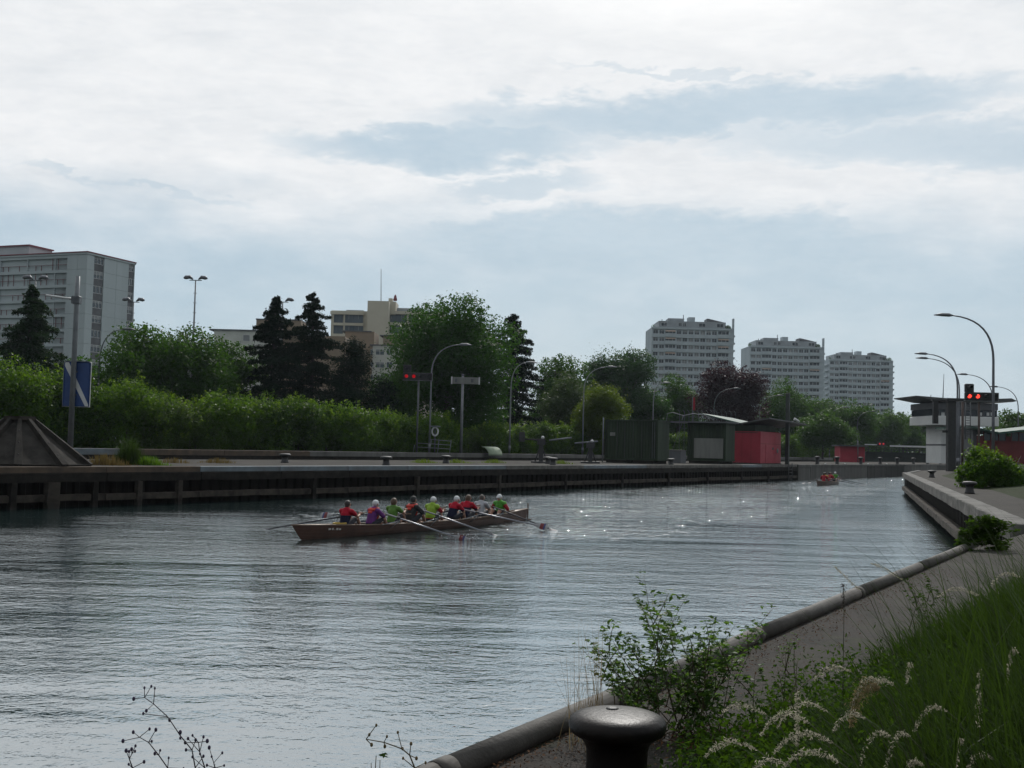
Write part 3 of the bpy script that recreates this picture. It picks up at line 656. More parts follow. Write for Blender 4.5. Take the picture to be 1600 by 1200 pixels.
broad_tree('small far tree just left of the control tower', 1437, 632, 52, 330, 'leaf_far', 7000, .48, seed=55, low=.03)
broad_tree('far tree behind the control tower base', 1466, 644, 50, 345, 'leaf_far', 5000, .48, seed=56, low=.03)
broad_tree('hazy tree at the right edge behind the street lamp', 1592, 640, 70, 210, 'leaf_far', 8000, .38, seed=57, low=.05, zb=2.5)
broad_tree('low hazy tree right of the control tower', 1556, 655, 50, 260, 'leaf_far', 5000, .42, seed=58, low=.05, zb=2.5)
# hedge, left to right, all standing behind the path on the far bank
H_ = [('leftmost tall bush of the hedge behind the timber dolphin', -60, 75, 548, 4.8), ('tall bush behind the blue sign', 40, 165, 566, 5.5), ('bush right of the blue sign with bright tips', 135, 275, 583, 4.6),
      ('low bush under the dark brown shed', 225, 330, 618, 4.2), ('bright bush under the tall floodlight mast', 300, 425, 596, 4.6), ('bright hedge bush below the left tall pine', 395, 500, 610, 4.6),
      ('bright hedge bush below the right tall pine', 470, 570, 614, 4.6), ('hedge bush with sloping top below the short pine', 540, 630, 630, 4.5), ('bush behind the left signal mast', 600, 668, 640, 4.5),
      ('pale flowering bush behind the life ring', 640, 708, 634, 4.4), ('low dark bush behind the white board sign', 712, 780, 664, 4.6), ('hedge bush left of the second curved lamp', 752, 815, 650, 4.4),
      ('hedge bush behind the counterweight arm', 800, 870, 656, 4.4), ('bright hedge bush left of the green container', 848, 925, 650, 4.4), ('hedge bush behind the left edge of the green container', 912, 975, 658, 4.4),
      ('bright bush seen in the gap between the two containers', 1030, 1080, 664, 4.5), ('hedge bush right of the dark pole', 1222, 1262, 672, 5.0), ('second hedge bush right of the dark pole', 1252, 1300, 675, 6.0), ('last hedge bush left of the small red hut', 1285, 1325, 680, 8.0)]
for i, (lb, a_, b_, tp, off) in enumerate(H_):
    o_ = 30+off; D = fd((a_+b_)/2, o_); sp_ = line_t(b_+9, o_)-line_t(a_-9, o_)
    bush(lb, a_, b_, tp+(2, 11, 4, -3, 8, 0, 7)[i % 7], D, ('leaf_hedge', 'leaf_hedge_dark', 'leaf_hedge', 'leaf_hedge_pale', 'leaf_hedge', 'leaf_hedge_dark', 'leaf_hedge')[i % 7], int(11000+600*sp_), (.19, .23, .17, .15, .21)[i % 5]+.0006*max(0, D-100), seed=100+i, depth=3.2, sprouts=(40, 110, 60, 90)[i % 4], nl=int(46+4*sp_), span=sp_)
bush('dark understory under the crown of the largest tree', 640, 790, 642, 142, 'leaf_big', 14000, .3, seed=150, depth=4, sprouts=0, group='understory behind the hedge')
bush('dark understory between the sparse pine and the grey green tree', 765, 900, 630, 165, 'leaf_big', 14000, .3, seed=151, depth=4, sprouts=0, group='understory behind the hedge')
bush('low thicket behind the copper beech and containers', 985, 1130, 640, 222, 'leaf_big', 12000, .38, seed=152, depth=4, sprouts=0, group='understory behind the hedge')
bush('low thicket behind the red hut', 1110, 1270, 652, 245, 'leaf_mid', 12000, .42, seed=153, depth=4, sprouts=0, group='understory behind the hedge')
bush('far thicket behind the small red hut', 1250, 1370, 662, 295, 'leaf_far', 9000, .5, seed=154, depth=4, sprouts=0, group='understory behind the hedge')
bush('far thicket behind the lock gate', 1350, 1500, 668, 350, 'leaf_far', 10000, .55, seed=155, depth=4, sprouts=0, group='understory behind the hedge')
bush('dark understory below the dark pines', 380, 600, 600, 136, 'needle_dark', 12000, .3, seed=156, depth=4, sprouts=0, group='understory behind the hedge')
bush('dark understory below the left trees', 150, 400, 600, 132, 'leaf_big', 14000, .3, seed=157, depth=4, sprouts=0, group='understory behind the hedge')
# right bank
bush('dense yellow green shrub at the foot of the right street lamp', 1500, 1600, 694, 52, 'leaf_hedge', 12000, .12, 1.5, seed=140, depth=2.2, sprouts=30, group='shrubs on the right bank')
# ------------------------------------------------------------------ buildings
def window_mesh(w_, h_, glass='glass', frame='frame_white', mull=1, blind=0.0, d=.10):
    mb = MB(); f = .07; mb.cm = 1
    mb.box(0, 0, 0, w_, d, f).box(0, 0, h_-f, w_, d, h_).box(0, 0, f, f, d, h_-f).box(w_-f, 0, f, w_, d, h_-f)
    for i in range(mull): x = w_*(i+1)/(mull+1); mb.box(x-f*.6, 0, f, x+f*.6, d, h_-f)
    mb.cm = 0; mb.box(f, d*.6, f, w_-f, d*.9, h_-f)
    if blind: mb.cm = 2; mb.box(f, d*.25, h_-f-(h_-2*f)*blind, w_-f, d*.5, h_-f)
    return mb.mesh('window', [glass, frame, 'blind'])
def tower(label, px0, px1, proof, D, pitch, nf, seed, chimney=True, balc=False, rz=0.0):
    r = random.Random(seed); xm = (px0+px1)/2; P = at(xm, proof, D); W = (px1-px0)/F*D; zr = P.z-ZF
    T = thing('tower_block', label, 'building', (P.x, D, ZF), rz)
    X = lambda f: -W/2+W*f
    wx = [(.020, .078), (.095, .155), (.305, .363), (.378, .436), (.451, .509), (.524, .580), (.594, .652), (.667, .723), (.737, .795)]
    lg = [(.168, .290), (.812, .940)]
    hw = pitch*.52
    MB().box(X(0), .45, 0, X(1), 17, zr).build('wall', 'tower_wall', T)
    MS = [window_mesh(W*.058, hw, 'glass', 'frame_white', 1, b) for b in (0, 0, .45, 1.0)]
    LG = [MB().box(0, .30, 0, W*.122, .42, hw*1.12).mesh('loggia', 'glass'), None]
    edges = sorted([0]+[v for p in wx+lg for v in p]+[1])
    cols = sorted(wx+lg); prev = 0
    for a_, b_ in cols+[(1, 1)]:
        if a_-prev > .004: MB().box(X(prev), .06, 0, X(a_), .445, zr-.02).build('pier', 'tower_band', T)
        prev = b_
    for i in range(nf):
        zt = zr-.55*pitch*.6-i*pitch; zs = zt-hw
        MB().box(X(0)-.03, -.06, zs-(pitch-hw)+.02, X(1)+.03, .44, zs-.02).build('floor_band', 'tower_band', T)
        for a_, b_ in lg:
            MB().box(X(a_), .30, zs-.01, X(b_), .43, zt).build('loggia', 'glass', T)
            for q in (.33, .72): MB().box(X(a_+(b_-a_)*q), .2, zs, X(a_+(b_-a_)*q)+.12, .29, zt).build('loggia_post', 'frame_white', T)
            if r.random() < .22: MB().add([(X(a_), -.5, zt-.55), (X(b_), -.5, zt-.55), (X(b_), .05, zt), (X(a_), .05, zt), (X(a_), -.5, zt-.6), (X(b_), -.5, zt-.6), (X(b_), .05, zt-.05), (X(a_), .05, zt-.05)], [(0, 1, 2, 3), (7, 6, 5, 4), (0, 4, 5, 1), (1, 5, 6, 2), (2, 6, 7, 3), (3, 7, 4, 0)]).build('awning', 'awning', T)
            MB().box(X(a_)-.1, -.35, zs-pitch+hw+.25, X(b_)+.1, -.07, zs+.25).build('parapet', 'tower_band', T)
        for a_, b_ in wx: put('window', MS[r.choice((0, 0, 1, 2, 3, 3))], T, (X(a_), .30, zs))
        if balc:
            for s in (-1, 1): MB().bbox(s*W/2-(.9 if s < 0 else -.05), .6, zs-.5, s*W/2+(.9 if s > 0 else -.05), 6, zs+.25, .05).build('balcony', 'tower_band', T)
        else: MB().bbox(W/2+.04, .8, zs-.5, W/2+.75, 6, zs+.2, .05).build('balcony', 'tower_band', T)
    MB().box(X(0)-.05, -.08, zr-.5, X(1)+.05, .6, zr+.25).build('roof_edge', 'tower_band', T)
    ph = MB().box(X(.09), 1.2, zr, X(.91), 15, zr+2.7).build('penthouse', 'tower_roof', T)
    for a_, b_ in ((.12, .19), (.33, .37), (.385, .425), (.58, .66), (.80, .88)): put('window', window_mesh(W*(b_-a_), 1.4, 'glass', 'frame_white', 1), ph, (X(a_), 1.08, zr+.7))
    MB().box(X(.22), 4, zr+2.7, X(.415), 11, zr+4.1).build('roof_box', 'tower_roof', T)
    MB().box(X(.47), 4, zr+2.7, X(.548), 8, zr+4.7).build('roof_box', 'tower_band', T)
    MB().tube([(X(.41), 5, zr+4), (X(.41), 5, zr+5.6)], .16, 6).build('roof_mast', 'galv', T)
    MB().tube([(X(.137), 3, zr+2.7), (X(.137), 3, zr+3.5)], .16, 6).build('roof_mast', 'galv', T)
    MB().prismxz([(X(.69), zr+2.7), (X(.90), zr+2.7), (X(.90), zr+2.9), (X(.71), zr+4.2), (X(.69), zr+4.2)], 3, 9).build('solar_roof', 'panel_dark', T)
    if chimney: MB().box(X(1)-.25, .3, zr-5, X(1)+.28, 2.2, zr+4.2).build('chimney', 'tower_band', T)
    rr = np.random.default_rng(seed)
    lob = [(np.array((X(.93)+rr.normal()*.5, 1.2, zr+.7)), np.array((1.0, .8, .9))) for _ in range(3)]+[(np.array((X(.03)+rr.normal()*.3, 1.2, zr+.5)), np.array((.6, .6, .6)))]
    Pp, Nn = scatter(rr, lob, 500); tag(put('roof_plants', leaf_mesh('roof_plants', Pp, Nn, .4, 'leaf_big', .6, seed), T), kind='stuff')
    return T
tower('largest and nearest white tower block, left of the three on the skyline', 1018, 1147, 513, 438, 2.80, 10, 1, rz=.02)
tower('middle one of the three white tower blocks on the skyline', 1171, 1288, 542, 494, 2.80, 10, 2, rz=.02)
tower('right and smallest of the three white tower blocks, with side balconies', 1295, 1396, 563, 553, 2.80, 10, 3, chimney=False, balc=True, rz=.02)
# grey slab block at the left
O = at(137, 393, 207); ztop = O.z-ZF; rzb = math.atan2(.93, .36)
B = thing('apartment_block', 'grey panel apartment block with red brown balconies at far left', 'building', (O.x, 207, ZF), rzb)
PT = 2.70; WB = 13.0; LB = 62.0; nfl = 8
MB().box(.35, .35, 0, WB-.02, LB, ztop-.3).box(.35, .35, 0, 1.35, 7.0, ztop-.3).build('wall', 'panel_grey', B)
wA, wB2 = (1.9, 4.5), (11.3, 12.85)
for i in range(nfl):
    z1 = ztop-.45-i*PT; z0 = z1-PT
    for x0, x1 in ((.0, wA[0]), (wA[1], (wA[1]+wB2[0])/2), ((wA[1]+wB2[0])/2, wB2[0]), (wB2[1], WB)):
        MB().bbox(x0+.015, .02, z0+.015, x1-.015, .34, z1-.015, .02).build('facade_panel', 'panel_grey', B)
    for x0, x1 in (wA, wB2):
        MB().box(x0+.01, .22, z0, x1-.01, .34, z0+PT*.48).build('dark_panel', 'panel_dark', B)
        put('window', window_mesh(x1-x0-.02, PT*.50, 'glass', 'frame_white', 2, (0, .3, .5)[(i*7+int(x0)) % 3]), B, (x0+.01, .20, z0+PT*.49))
    # long front: blind end bay in panels, then recessed balconies
    for y0, y1 in ((.02, 2.2), (2.2, 4.6)):
        MB().bbox(.0, y0+.015, z0+.015, .33, y1-.015, z1-.015, .02).build('facade_panel', 'panel_grey', B)
    MB().box(.02, 4.6, z0+PT-.02-.52, 1.34, LB, z0+PT-.02).build('balcony_slab', 'panel_grey', B)
    for y in (7.4, 13.9, 20.4, 26.9): MB().box(.05, y-.08, z0, 1.34, y+.08, z0+PT-.55).build('divider', 'panel_grey', B)
    for y in np.arange(5.4, 28, 1.3):
        if (int(y*10)+i*7) % 3: MB().box(.12, y, z0, .2, y+.09, z0+(PT-.6 if (int(y*3)+i) % 4 == 0 else .95)).build('rail_post', 'slat_red', B)
    MB().box(.1, 4.62, z0+.92, .17, 28, z0+.99).build('handrail', 'slat_red', B)
    for y in (5.6, 9.2, 11.4, 16, 18.4, 22.4, 25):
        put('window', window_mesh(1.5, 1.35 if (int(y)+i) % 2 else 2.0, 'glass', 'blind', 1), B, (1.30, y+1.5, z0+(.75 if (int(y)+i) % 2 else .1)), (0, 0, -math.pi/2))
MB().box(1.36, 4.6, ztop-nfl*PT-.4, 1.5, 28, ztop-.5).build('balcony_wall', 'balcony_back', B)
MB().box(-.12, -.12, ztop-.44, WB+.1, LB+.1, ztop-.12).build('parapet', 'panel_grey', B)
MB().box(-.2, -.2, ztop-.118, WB+.18, LB+.2, ztop+.08).build('roof_edge', 'roof_red', B)
q = MB().box(3, 16.6, ztop+.08, 9, 26, ztop+2.2).build('stair_house', 'panel_grey', B); MB().box(2.8, 16.3, ztop+2.2, 9.2, 26.3, ztop+2.45).build('stair_roof', 'roof_red', q)
def pbox(T, name, px0, px1, p0, p1, D, depth, mt, ox, dy=0.0, zb=ZF):
    """upright block whose front spans those photo columns at distance D"""
    pm = (px0+px1)/2; return MB().box(at(px0, p1, D).x-ox, D-DB+dy, (zat(pm, p1, D)-zb if p1 else 0), at(px1, p1 or 690, D).x-ox, D-DB+dy+depth, zat(pm, p0, D)-zb).build(name, mt, T)
# cream flats in the middle
DB = 290.0; ox = at(600, 600, DB).x
C = thing('apartment_block', 'cream apartment building with stair tower and blue glazed balconies', 'building', (ox, DB, ZF))
pbox(C, 'wall', 512, 690, 487, 660, DB+1.6, 12, 'cream', ox)
pbox(C, 'stair_tower', 568.5, 602, 470, 660, DB-2.2, 9, 'cream', ox)
pbox(C, 'stair_side', 602.2, 618, 471, 492, DB+1.2, 7, 'cream', ox)
pbox(C, 'flue', 607, 613, 466, 471.5, DB+2.5, 2, 'cream', ox)
MB().lathe([(.45, 0), (.5, .3), (.42, .7), (.30, 1.1), (.33, 1.2), (.1, 1.6)], 10, (at(615, 467, DB).x-ox, 4, zat(615, 467, DB)-ZF)).build('vent_cowl', 'roof_red', C)
MB().tube([(at(594, 470, DB).x-ox, 2, zat(594, 471, DB)-ZF), (at(594, 420, DB).x-ox, 2, zat(594, 418, DB)-ZF)], [.12, .07], 6).build('roof_mast', 'galv', C)
pbox(C, 'roof_box', 541, 568, 484.5, 487.2, DB+4, 5, 'tower_roof', ox)
pbox(C, 'roof_box', 619, 655, 481.5, 487.2, DB+4, 5, 'tower_roof', ox)
for i in range(3):
    y0 = 491.5+i*17.2
    for a_, b_ in ((520, 535.5), (537.5, 567), (602.6, 635), (637, 665), (667, 688)):
        g = pbox(C, 'glazed_balcony', a_, b_, y0, y0+12.8, DB+1.42, .12, 'glass_blue', ox)
        for k in range(1, 4):
            if (b_-a_) > 20 or k == 2: pbox(C, 'mullion', a_+(b_-a_)*k/4-.3, a_+(b_-a_)*k/4+.3, y0, y0+12.8, DB+1.33, .06, 'blind' if k != 2 else 'glass', ox)
        pbox(C, 'balcony_rail', a_, b_, y0+7.4, y0+12.8, DB+1.2, .08, 'blind' if False else 'glass_blue', ox)
    pbox(C, 'floor_band', 518, 568.3, y0+13, y0+17, DB+.9, .6, 'cream', ox); pbox(C, 'floor_band', 602.2, 690, y0+13, y0+17, DB+.9, .6, 'cream', ox)
for a_, b_ in ((518, 519.9), (535.6, 537.4), (635.1, 636.9), (665.1, 666.9)): pbox(C, 'pier', a_, b_, 488, 545, DB+.98, .5, 'cream', ox)
for a_, b_ in ((516, 568.3), (602.2, 690)): pbox(C, 'roof_edge', a_, b_, 486.6, 491.3, DB+.7, 1.0, 'cream', ox)
DB = 262.0; ox = at(590, 600, DB).x
C = thing('terraced_house', 'low terraced building with brown blocks and pale windowed wing behind the pines', 'building', (ox, DB, ZF))
pbox(C, 'wall', 534, 580, 517.5, 680, DB, 9, 'brown_wall', ox); pbox(C, 'roof_edge', 533.6, 580.4, 516.5, 518.2, DB-.15, 9.2, 'panel_dark', ox)
pbox(C, 'wall', 594, 634, 524.5, 680, DB+4, 9, 'brown_wall', ox); pbox(C, 'roof_edge', 593.6, 634.4, 523.5, 525.2, DB+3.85, 9.2, 'panel_dark', ox)
pbox(C, 'wing', 578, 616, 539.5, 680, DB-3, 6.8, 'pale_wall', ox); pbox(C, 'roof_edge', 577.6, 616.4, 538.3, 540.2, DB-3.15, 7, 'panel_dark', ox)
for y0 in (545.5, 565.5, 585):
    for a_, b_ in ((579.5, 583), (587, 600.5), (604, 613.5)):
        w_ = (b_-a_)/F*DB; put('window', window_mesh(w_, 9/F*DB, 'glass_blue', 'frame_white', 1 if w_ > 1 else 0, .4 if a_ == 587 else 0), C, (at(a_, y0, DB-3).x-ox, -3.08, zat(a_, y0+9, DB-3)-ZF))
DB = 240.0; ox = at(370, 600, DB).x
C = thing('low_house', 'low pale flat roofed building with one small window left of the pines', 'building', (ox, DB, ZF))
pbox(C, 'wall', 328, 425, 516.5, 690, DB, 12, 'pale_wall', ox); pbox(C, 'roof_edge', 327, 426, 514.8, 517, DB-.2, 12.4, 'panel_dark', ox)
pbox(C, 'roof_block', 400, 470, 499.5, 515, DB+3, 8, 'brown_wall', ox); pbox(C, 'roof_edge', 399.6, 470.4, 498.4, 500.2, DB+2.85, 8.2, 'panel_dark', ox)
pbox(C, 'wall', 418, 534, 524, 690, DB+6, 8, 'brown_wall', ox)
put('window', window_mesh(11/F*DB, 10/F*DB, 'blind', 'frame_white', 0, .4), C, (at(379.5, 532, DB).x-ox, -.1, zat(380, 533, DB)-ZF))
DB = 118.0; ox = at(262, 600, DB).x
C = thing('garden_shed', 'dark brown shed half hidden behind the hedge at left', 'shed', (ox, DB, ZF))
pbox(C, 'wall', 228, 300, 599, 650, DB, 4, 'brown_post', ox); pbox(C, 'roof', 226, 302, 597, 599, DB-.3, 4.6, 'panel_dark', ox)
for p in (235, 257, 266, 284): MB().tube([(at(p, 610, DB).x-ox, -.5, 0), (at(p, 590, DB).x-ox, -.5, zat(p, 588, DB)-ZF)], .05, 6).build('post', 'galv_dark', C)
for y in (606, 598): MB().tube([(at(235, y, DB).x-ox, -.5, zat(235, y, DB)-ZF), (at(284, y, DB).x-ox, -.5, zat(284, y, DB)-ZF)], .035, 6).build('rail', 'galv_dark', C)
ox = at(297, 584, 117).x
C = thing('satellite_dish', 'small pale satellite dish on a thin mast beside the shed', 'dish', (ox, 117, ZF))
MB().tube([(0, 0, 0), (0, 0, zat(297, 588, 117)-ZF)], .06, 6).build('mast', 'galv_dark', C)
MB().lathe([(.02, 0), (.25, .03), (.42, .10), (.43, .12), (.25, .06), (.03, .03)], 14).build('dish', 'white_paint', C, (0, -.1, zat(297, 584, 117)-ZF), (rad(80), 0, rad(60)))
# ------------------------------------------------------------------ lamps and masts
def street_lamp(label, pp_, ph_, pyh, D, zb, mt='lamp_grey', r=.10, knee=.70, group='curved street lamps', head=1.35):
    x0 = at(pp_, 620, D).x; hd = at(ph_, pyh, D); H = hd.z-zb; dx = hd.x-x0
    T = thing('street_lamp', label, 'street lamp', (x0, D, zb), 0, group)
    z1 = H*knee; pts = [(0, 0, -.1), (0, 0, z1*.5), (0, 0, z1)]; rs = [r, r*.9, r*.75]
    p0, p1, p2 = Vector((0, 0, z1)), Vector((0, 0, H*.965)), Vector((dx*.82, 0, H-.12))
    for i in range(1, 11): s = i/10; pts.append(p0*(1-s)**2+p1*2*s*(1-s)+p2*s*s); rs.append(r*(.75-.35*s))
    MB().tube(pts, rs, 8).build('pole', mt, T)
    sg = 1 if dx > 0 else -1; tl = -math.atan2(.12, .18*abs(dx))*.5
    MB().tube([(0, 0, 0), (sg*head*.2, 0, .03), (sg*head*.6, 0, .04), (sg*head, 0, .0)], [.05, .13, .12, .03], 8).build('lamp_head', mt, T, tuple(p2))
    MB().tube([(0, 0, .3), (0, 0, .9)], r*1.35, 8).build('base_sleeve', mt, T)
    return T
street_lamp('tallest and nearest curved street lamp on the right bank', 1552, 1475, 490, 81, 2.2, r=.12)
street_lamp('upper one of the two overlapping curved lamps left of the right signal', 1496, 1440, 551, 114, 1.8, r=.12)
street_lamp('lower one of the two overlapping curved lamps left of the right signal', 1499, 1440, 558, 121, 1.8)
street_lamp('curved lamp whose pole hides behind the tallest right lamp', 1551, 1504, 583.5, 141, 2.3)
street_lamp('curved lamp over the hazy tree near the right edge', 1591, 1553, 603, 164, 2.4)
for lb, a_, b_, c_ in (('curved lamp on the far bank with the life ring beside the left signal', 673, 726, 537), ('curved lamp on the far bank in front of the sparse pine', 798, 827, 565), ('curved lamp on the far bank in front of the yellow green tree', 912, 956, 572), ('curved lamp behind the green container', 1021, 1038, 597)):
    street_lamp(lb, a_, b_, c_, fd(a_, 32.2), ZF, 'galv', r=.10)
for lb, a_, b_, c_ in (('curved lamp in front of the copper beech', 1116, 1151, 606), ('curved lamp above the roof of the red hut', 1187, 1219, 617), ('curved lamp left of the small red hut', 1297, 1322, 636), ('faint curved lamp above the small red hut', 1340, 1366, 642)):
    street_lamp(lb, a_, b_, c_, fd(a_, 32.2), ZF, 'galv_dark', r=.09)
street_lamp('curved street lamp in front of the grey apartment block', 153, 198, 513, 113, ZF, 'galv_dark', r=.10)
def flood(label, px, pt, D):
    T = thing('floodlight_mast', label, 'floodlight', (at(px, pt, D).x, D, ZF), 0, 'floodlight masts'); H = zat(px, pt+6, D)-ZF
    MB().tube([(0, 0, -.2), (0, 0, H*.55), (0, 0, H)], [.18, .14, .09], 8).build('mast', 'galv', T)
    MB().tube([(-.8, 0, H), (.8, 0, H)], .06, 6).build('crossbar', 'galv_dark', T)
    for s in (-1, 1): MB().tube([(s*.35, 0, H+.12), (s*.75, 0, H+.42), (s*1.3, -.1, H+.34), (s*1.55, -.15, H+.24)], [.08, .24, .26, .10], 8).build('floodlight', 'lamp_grey', T)
    for k in range(8): MB().box(-.22, -.03, H*(.5+.06*k), .22, .03, H*(.5+.06*k)+.06).build('step', 'galv_dark', T)
flood('tallest floodlight mast standing clear against the sky at left', 306, 432, 150); flood('floodlight mast at the right edge of the grey apartment block', 209, 466, 160)
flood('floodlight mast in front of the grey apartment balconies', 56, 432, 140); flood('floodlight mast whose lamps show above the left dark pine', 442, 466, 160)
# ------------------------------------------------------------------ signals
def signal(label, x0, x1, yt, yb, yc, D, zb, post, lit, pw2=.09, postm='brown_post'):
    T = thing('signal_light', label, 'signal', (at(post, yb, D).x, D, zb), 0, 'red lock signals'); ox = at(post, yb, D).x
    ht = zat(post, yb, D)-zb; rh = (yb-yt)/F*D; w_ = (x1-x0)/F*D; ch = (yt-yc)/F*D; xl = at(x0, yb, D).x-ox
    MB().tube([(0, .15, -.1), (0, .15, ht+rh*.5)], pw2, 8).build('post', postm, T)
    MB().bbox(xl, -.14, ht, xl+w_, .10, ht+rh, .05).build('housing', 'black_box', T)
    MB().bbox(xl, -.14, ht+rh+.004, xl+rh*1.08, .10, ht+rh+ch, .05).build('housing', 'black_box', T)
    MB().box(xl-.03, -.10, ht-.06, xl+w_+.03, .06, ht-.004).box(xl+w_+.004, -.1, ht-.06, xl+w_+.05, .06, ht+rh).build('trim', 'box_trim', T)
    cs = [xl+w_*(i+.5)/4 for i in range(4)]; lr = rh*.19
    for i, x in enumerate(cs+[xl+rh*.54]):
        z = ht+rh*.5 if i < 4 else ht+rh+ch*.5
        MB().lathe([(lr*1.25, 0), (lr*1.25, .03), (lr, .035), (lr*.9, .06), (.02, .09)], 14).build('lens', lit if i < 2 else 'lens_off', T, (x, -.145, z), (rad(90), 0, 0))
        MB().loft([[(math.cos(a_)*lr*1.35, y, math.sin(a_)*lr*1.35) for a_ in np.linspace(rad(-10), rad(190), 9)] for y in (-.25, 0)], closed=False).build('visor', 'black_box', T, (x, -.145, z))
    return T
signal('right signal board with two bright red lights before the control tower', 1507, 1559, 613, 626, 600, 88, 2.0, 1531, 'red_light')
signal('left signal board with two dim red lights before the largest tree', 629.5, 675, 582.5, 594, 570.5, fd(652, 31.2), ZF, 654, 'red_light_far', postm='galv_dark')
# thick dark column with ladder next to the lamps
T = thing('steel_column', 'thick dark steel column left of the right signal', 'column', (at(1486, 680, 96).x, 96, 1.6)); h_ = zat(1486, 627, 96)-1.6
MB().bbox(-.34, -.3, 0, .34, .3, h_, .06).build('shaft', 'iron_far', T)
MB().box(-.5, -.4, h_, 1.6, .4, h_+.25).build('head_beam', 'iron_far', T); MB().box(-.7, -.1, h_*.55, -.34, .1, h_*.55+.2).build('bracket', 'iron_far', T)
MB().box(-1.5, -.1, h_-1.9, -1.1, .2, h_).build('side_box', 'black_box', T); MB().box(-1.6, -.1, h_, -.5, .3, h_+.12).build('arm', 'iron_far', T)
T = thing('ladder_post', 'brown post with ladder rungs between the dark column and the right signal', 'post', (at(1504, 680, 92).x, 92, 1.8)); h_ = zat(1504, 628, 92)-1.8
MB().tube([(0, 0, -.1), (0, 0, h_)], .10, 8).build('post', 'brown_post', T)
for x in (.22, .62): MB().tube([(x, 0, h_*.45), (x, 0, h_)], .035, 6).build('rail', 'galv_dark', T)
for k in range(14): MB().tube([(.22, 0, h_*(.47+.037*k)), (.62, 0, h_*(.47+.037*k))], .025, 5).build('rung', 'galv_dark', T)
# control tower
D = 150.0; ox = at(1500, 680, D).x; zb = 1.9
T = thing('control_tower', 'white lock control tower with overhanging cabin and wing shaped roof', 'control tower', (ox, D, zb))
X = lambda p: at(p, 650, D).x-ox
Z = lambda p, y: zat(p, y, D)-zb
MB().box(X(1471), 0, 0, X(1489), 5.5, Z(1480, 660)).box(X(1505), 0, 0, X(1530), 5.5, Z(1515, 660)).box(X(1488), 1.2, 0, X(1506), 5.4, Z(1500, 660)).build('shaft', 'white_wall', T)
MB().box(X(1470.7), -.05, Z(1500, 697), X(1530.3), 5.55, Z(1500, 694.5)).build('dark_strip', 'panel_dark', T)
MB().bbox(X(1448), -1.8, Z(1500, 665), X(1552), 6.5, Z(1500, 651), .08).build('cabin_base', 'white_wall', T)
MB().box(X(1450), -1.5, Z(1500, 651), X(1550), 6.2, Z(1500, 641)).build('cabin_glazing', 'glass', T)
for p in np.linspace(1450, 1548.5, 11): MB().box(X(p), -1.6, Z(1500, 651), X(p+1.4), -1.5, Z(1500, 640.5)).build('window_post', 'galv_dark', T)
for a_, b_ in ((1464, 1469), (1474, 1478), (1523, 1527), (1534, 1538), (1539.5, 1543)): MB().box(X(a_), -1.56, Z(a_, 650), X(b_), -1.51, Z(a_, 645)).build('pane', 'frame_white', T)
MB().bbox(X(1449), -1.7, Z(1500, 640.5), X(1551), 6.4, Z(1500, 630.5), .05).build('fascia', 'panel_dark', T)
MB().prismxz([(X(1422), Z(1422, 619.2)), (X(1422), Z(1422, 620.4)), (X(1455), Z(1455, 627)), (X(1500), Z(1500, 629.5)), (X(1572), Z(1572, 629)), (X(1578), Z(1578, 627.6)), (X(1569), Z(1569, 623.4)), (X(1500), Z(1500, 625.6))], -2.2, 6.5).build('roof', 'roof_edge', T)
MB().tube([(X(1482), 2, Z(1482, 626)), (X(1483.6), 2, Z(1483, 583))], [.07, .03], 6).build('antenna', 'galv_dark', T)
MB().tube([(X(1463), 2, Z(1463, 624)), (X(1463), 2, Z(1463, 616))], [.06, .04], 6).build('antenna', 'galv_dark', T)
MB().box(X(1497), -2.0, Z(1500, 672), X(1499.6), -1.85, Z(1500, 666)).box(X(1500.4), -2.0, Z(1500, 671), X(1503), -1.85, Z(1500, 666)).build('plate', 'white_paint', T)
MB().box(X(1498), -2.0, Z(1500, 676), X(1503), -1.9, Z(1500, 672.5)).build('plate', 'yellow', T)
D = 120.0; ox = at(1570, 680, D).x
T = thing('lock_house', 'low dark red building with green roof edge behind the shrub at right', 'building', (ox, D, 2.2)); X = lambda p: at(p, 680, D).x-ox; Z = lambda p, y: zat(p, y, D)-2.2
MB().box(X(1528), 0, 0, X(1680), 8, Z(1580, 682)).build('wall', 'hut_red_dark', T)
for k in range(5): put('window', window_mesh(2.4, 1.0, 'glass', 'hut_red_dark', 2), T, (X(1536)+k*2.9, -.1, Z(1580, 690)))
MB().prismxz([(X(1511), Z(1511, 666)), (X(1511), Z(1511, 668)), (X(1553), Z(1553, 678.5)), (X(1690), Z(1690, 664)), (X(1690), Z(1690, 661)), (X(1553), Z(1553, 675.5))], -1.2, 9).build('roof', 'roof_green', T)
MB().box(X(1522), .3, 0, X(1527.8), 5, Z(1524, 671)).build('porch', 'panel_dark', T)
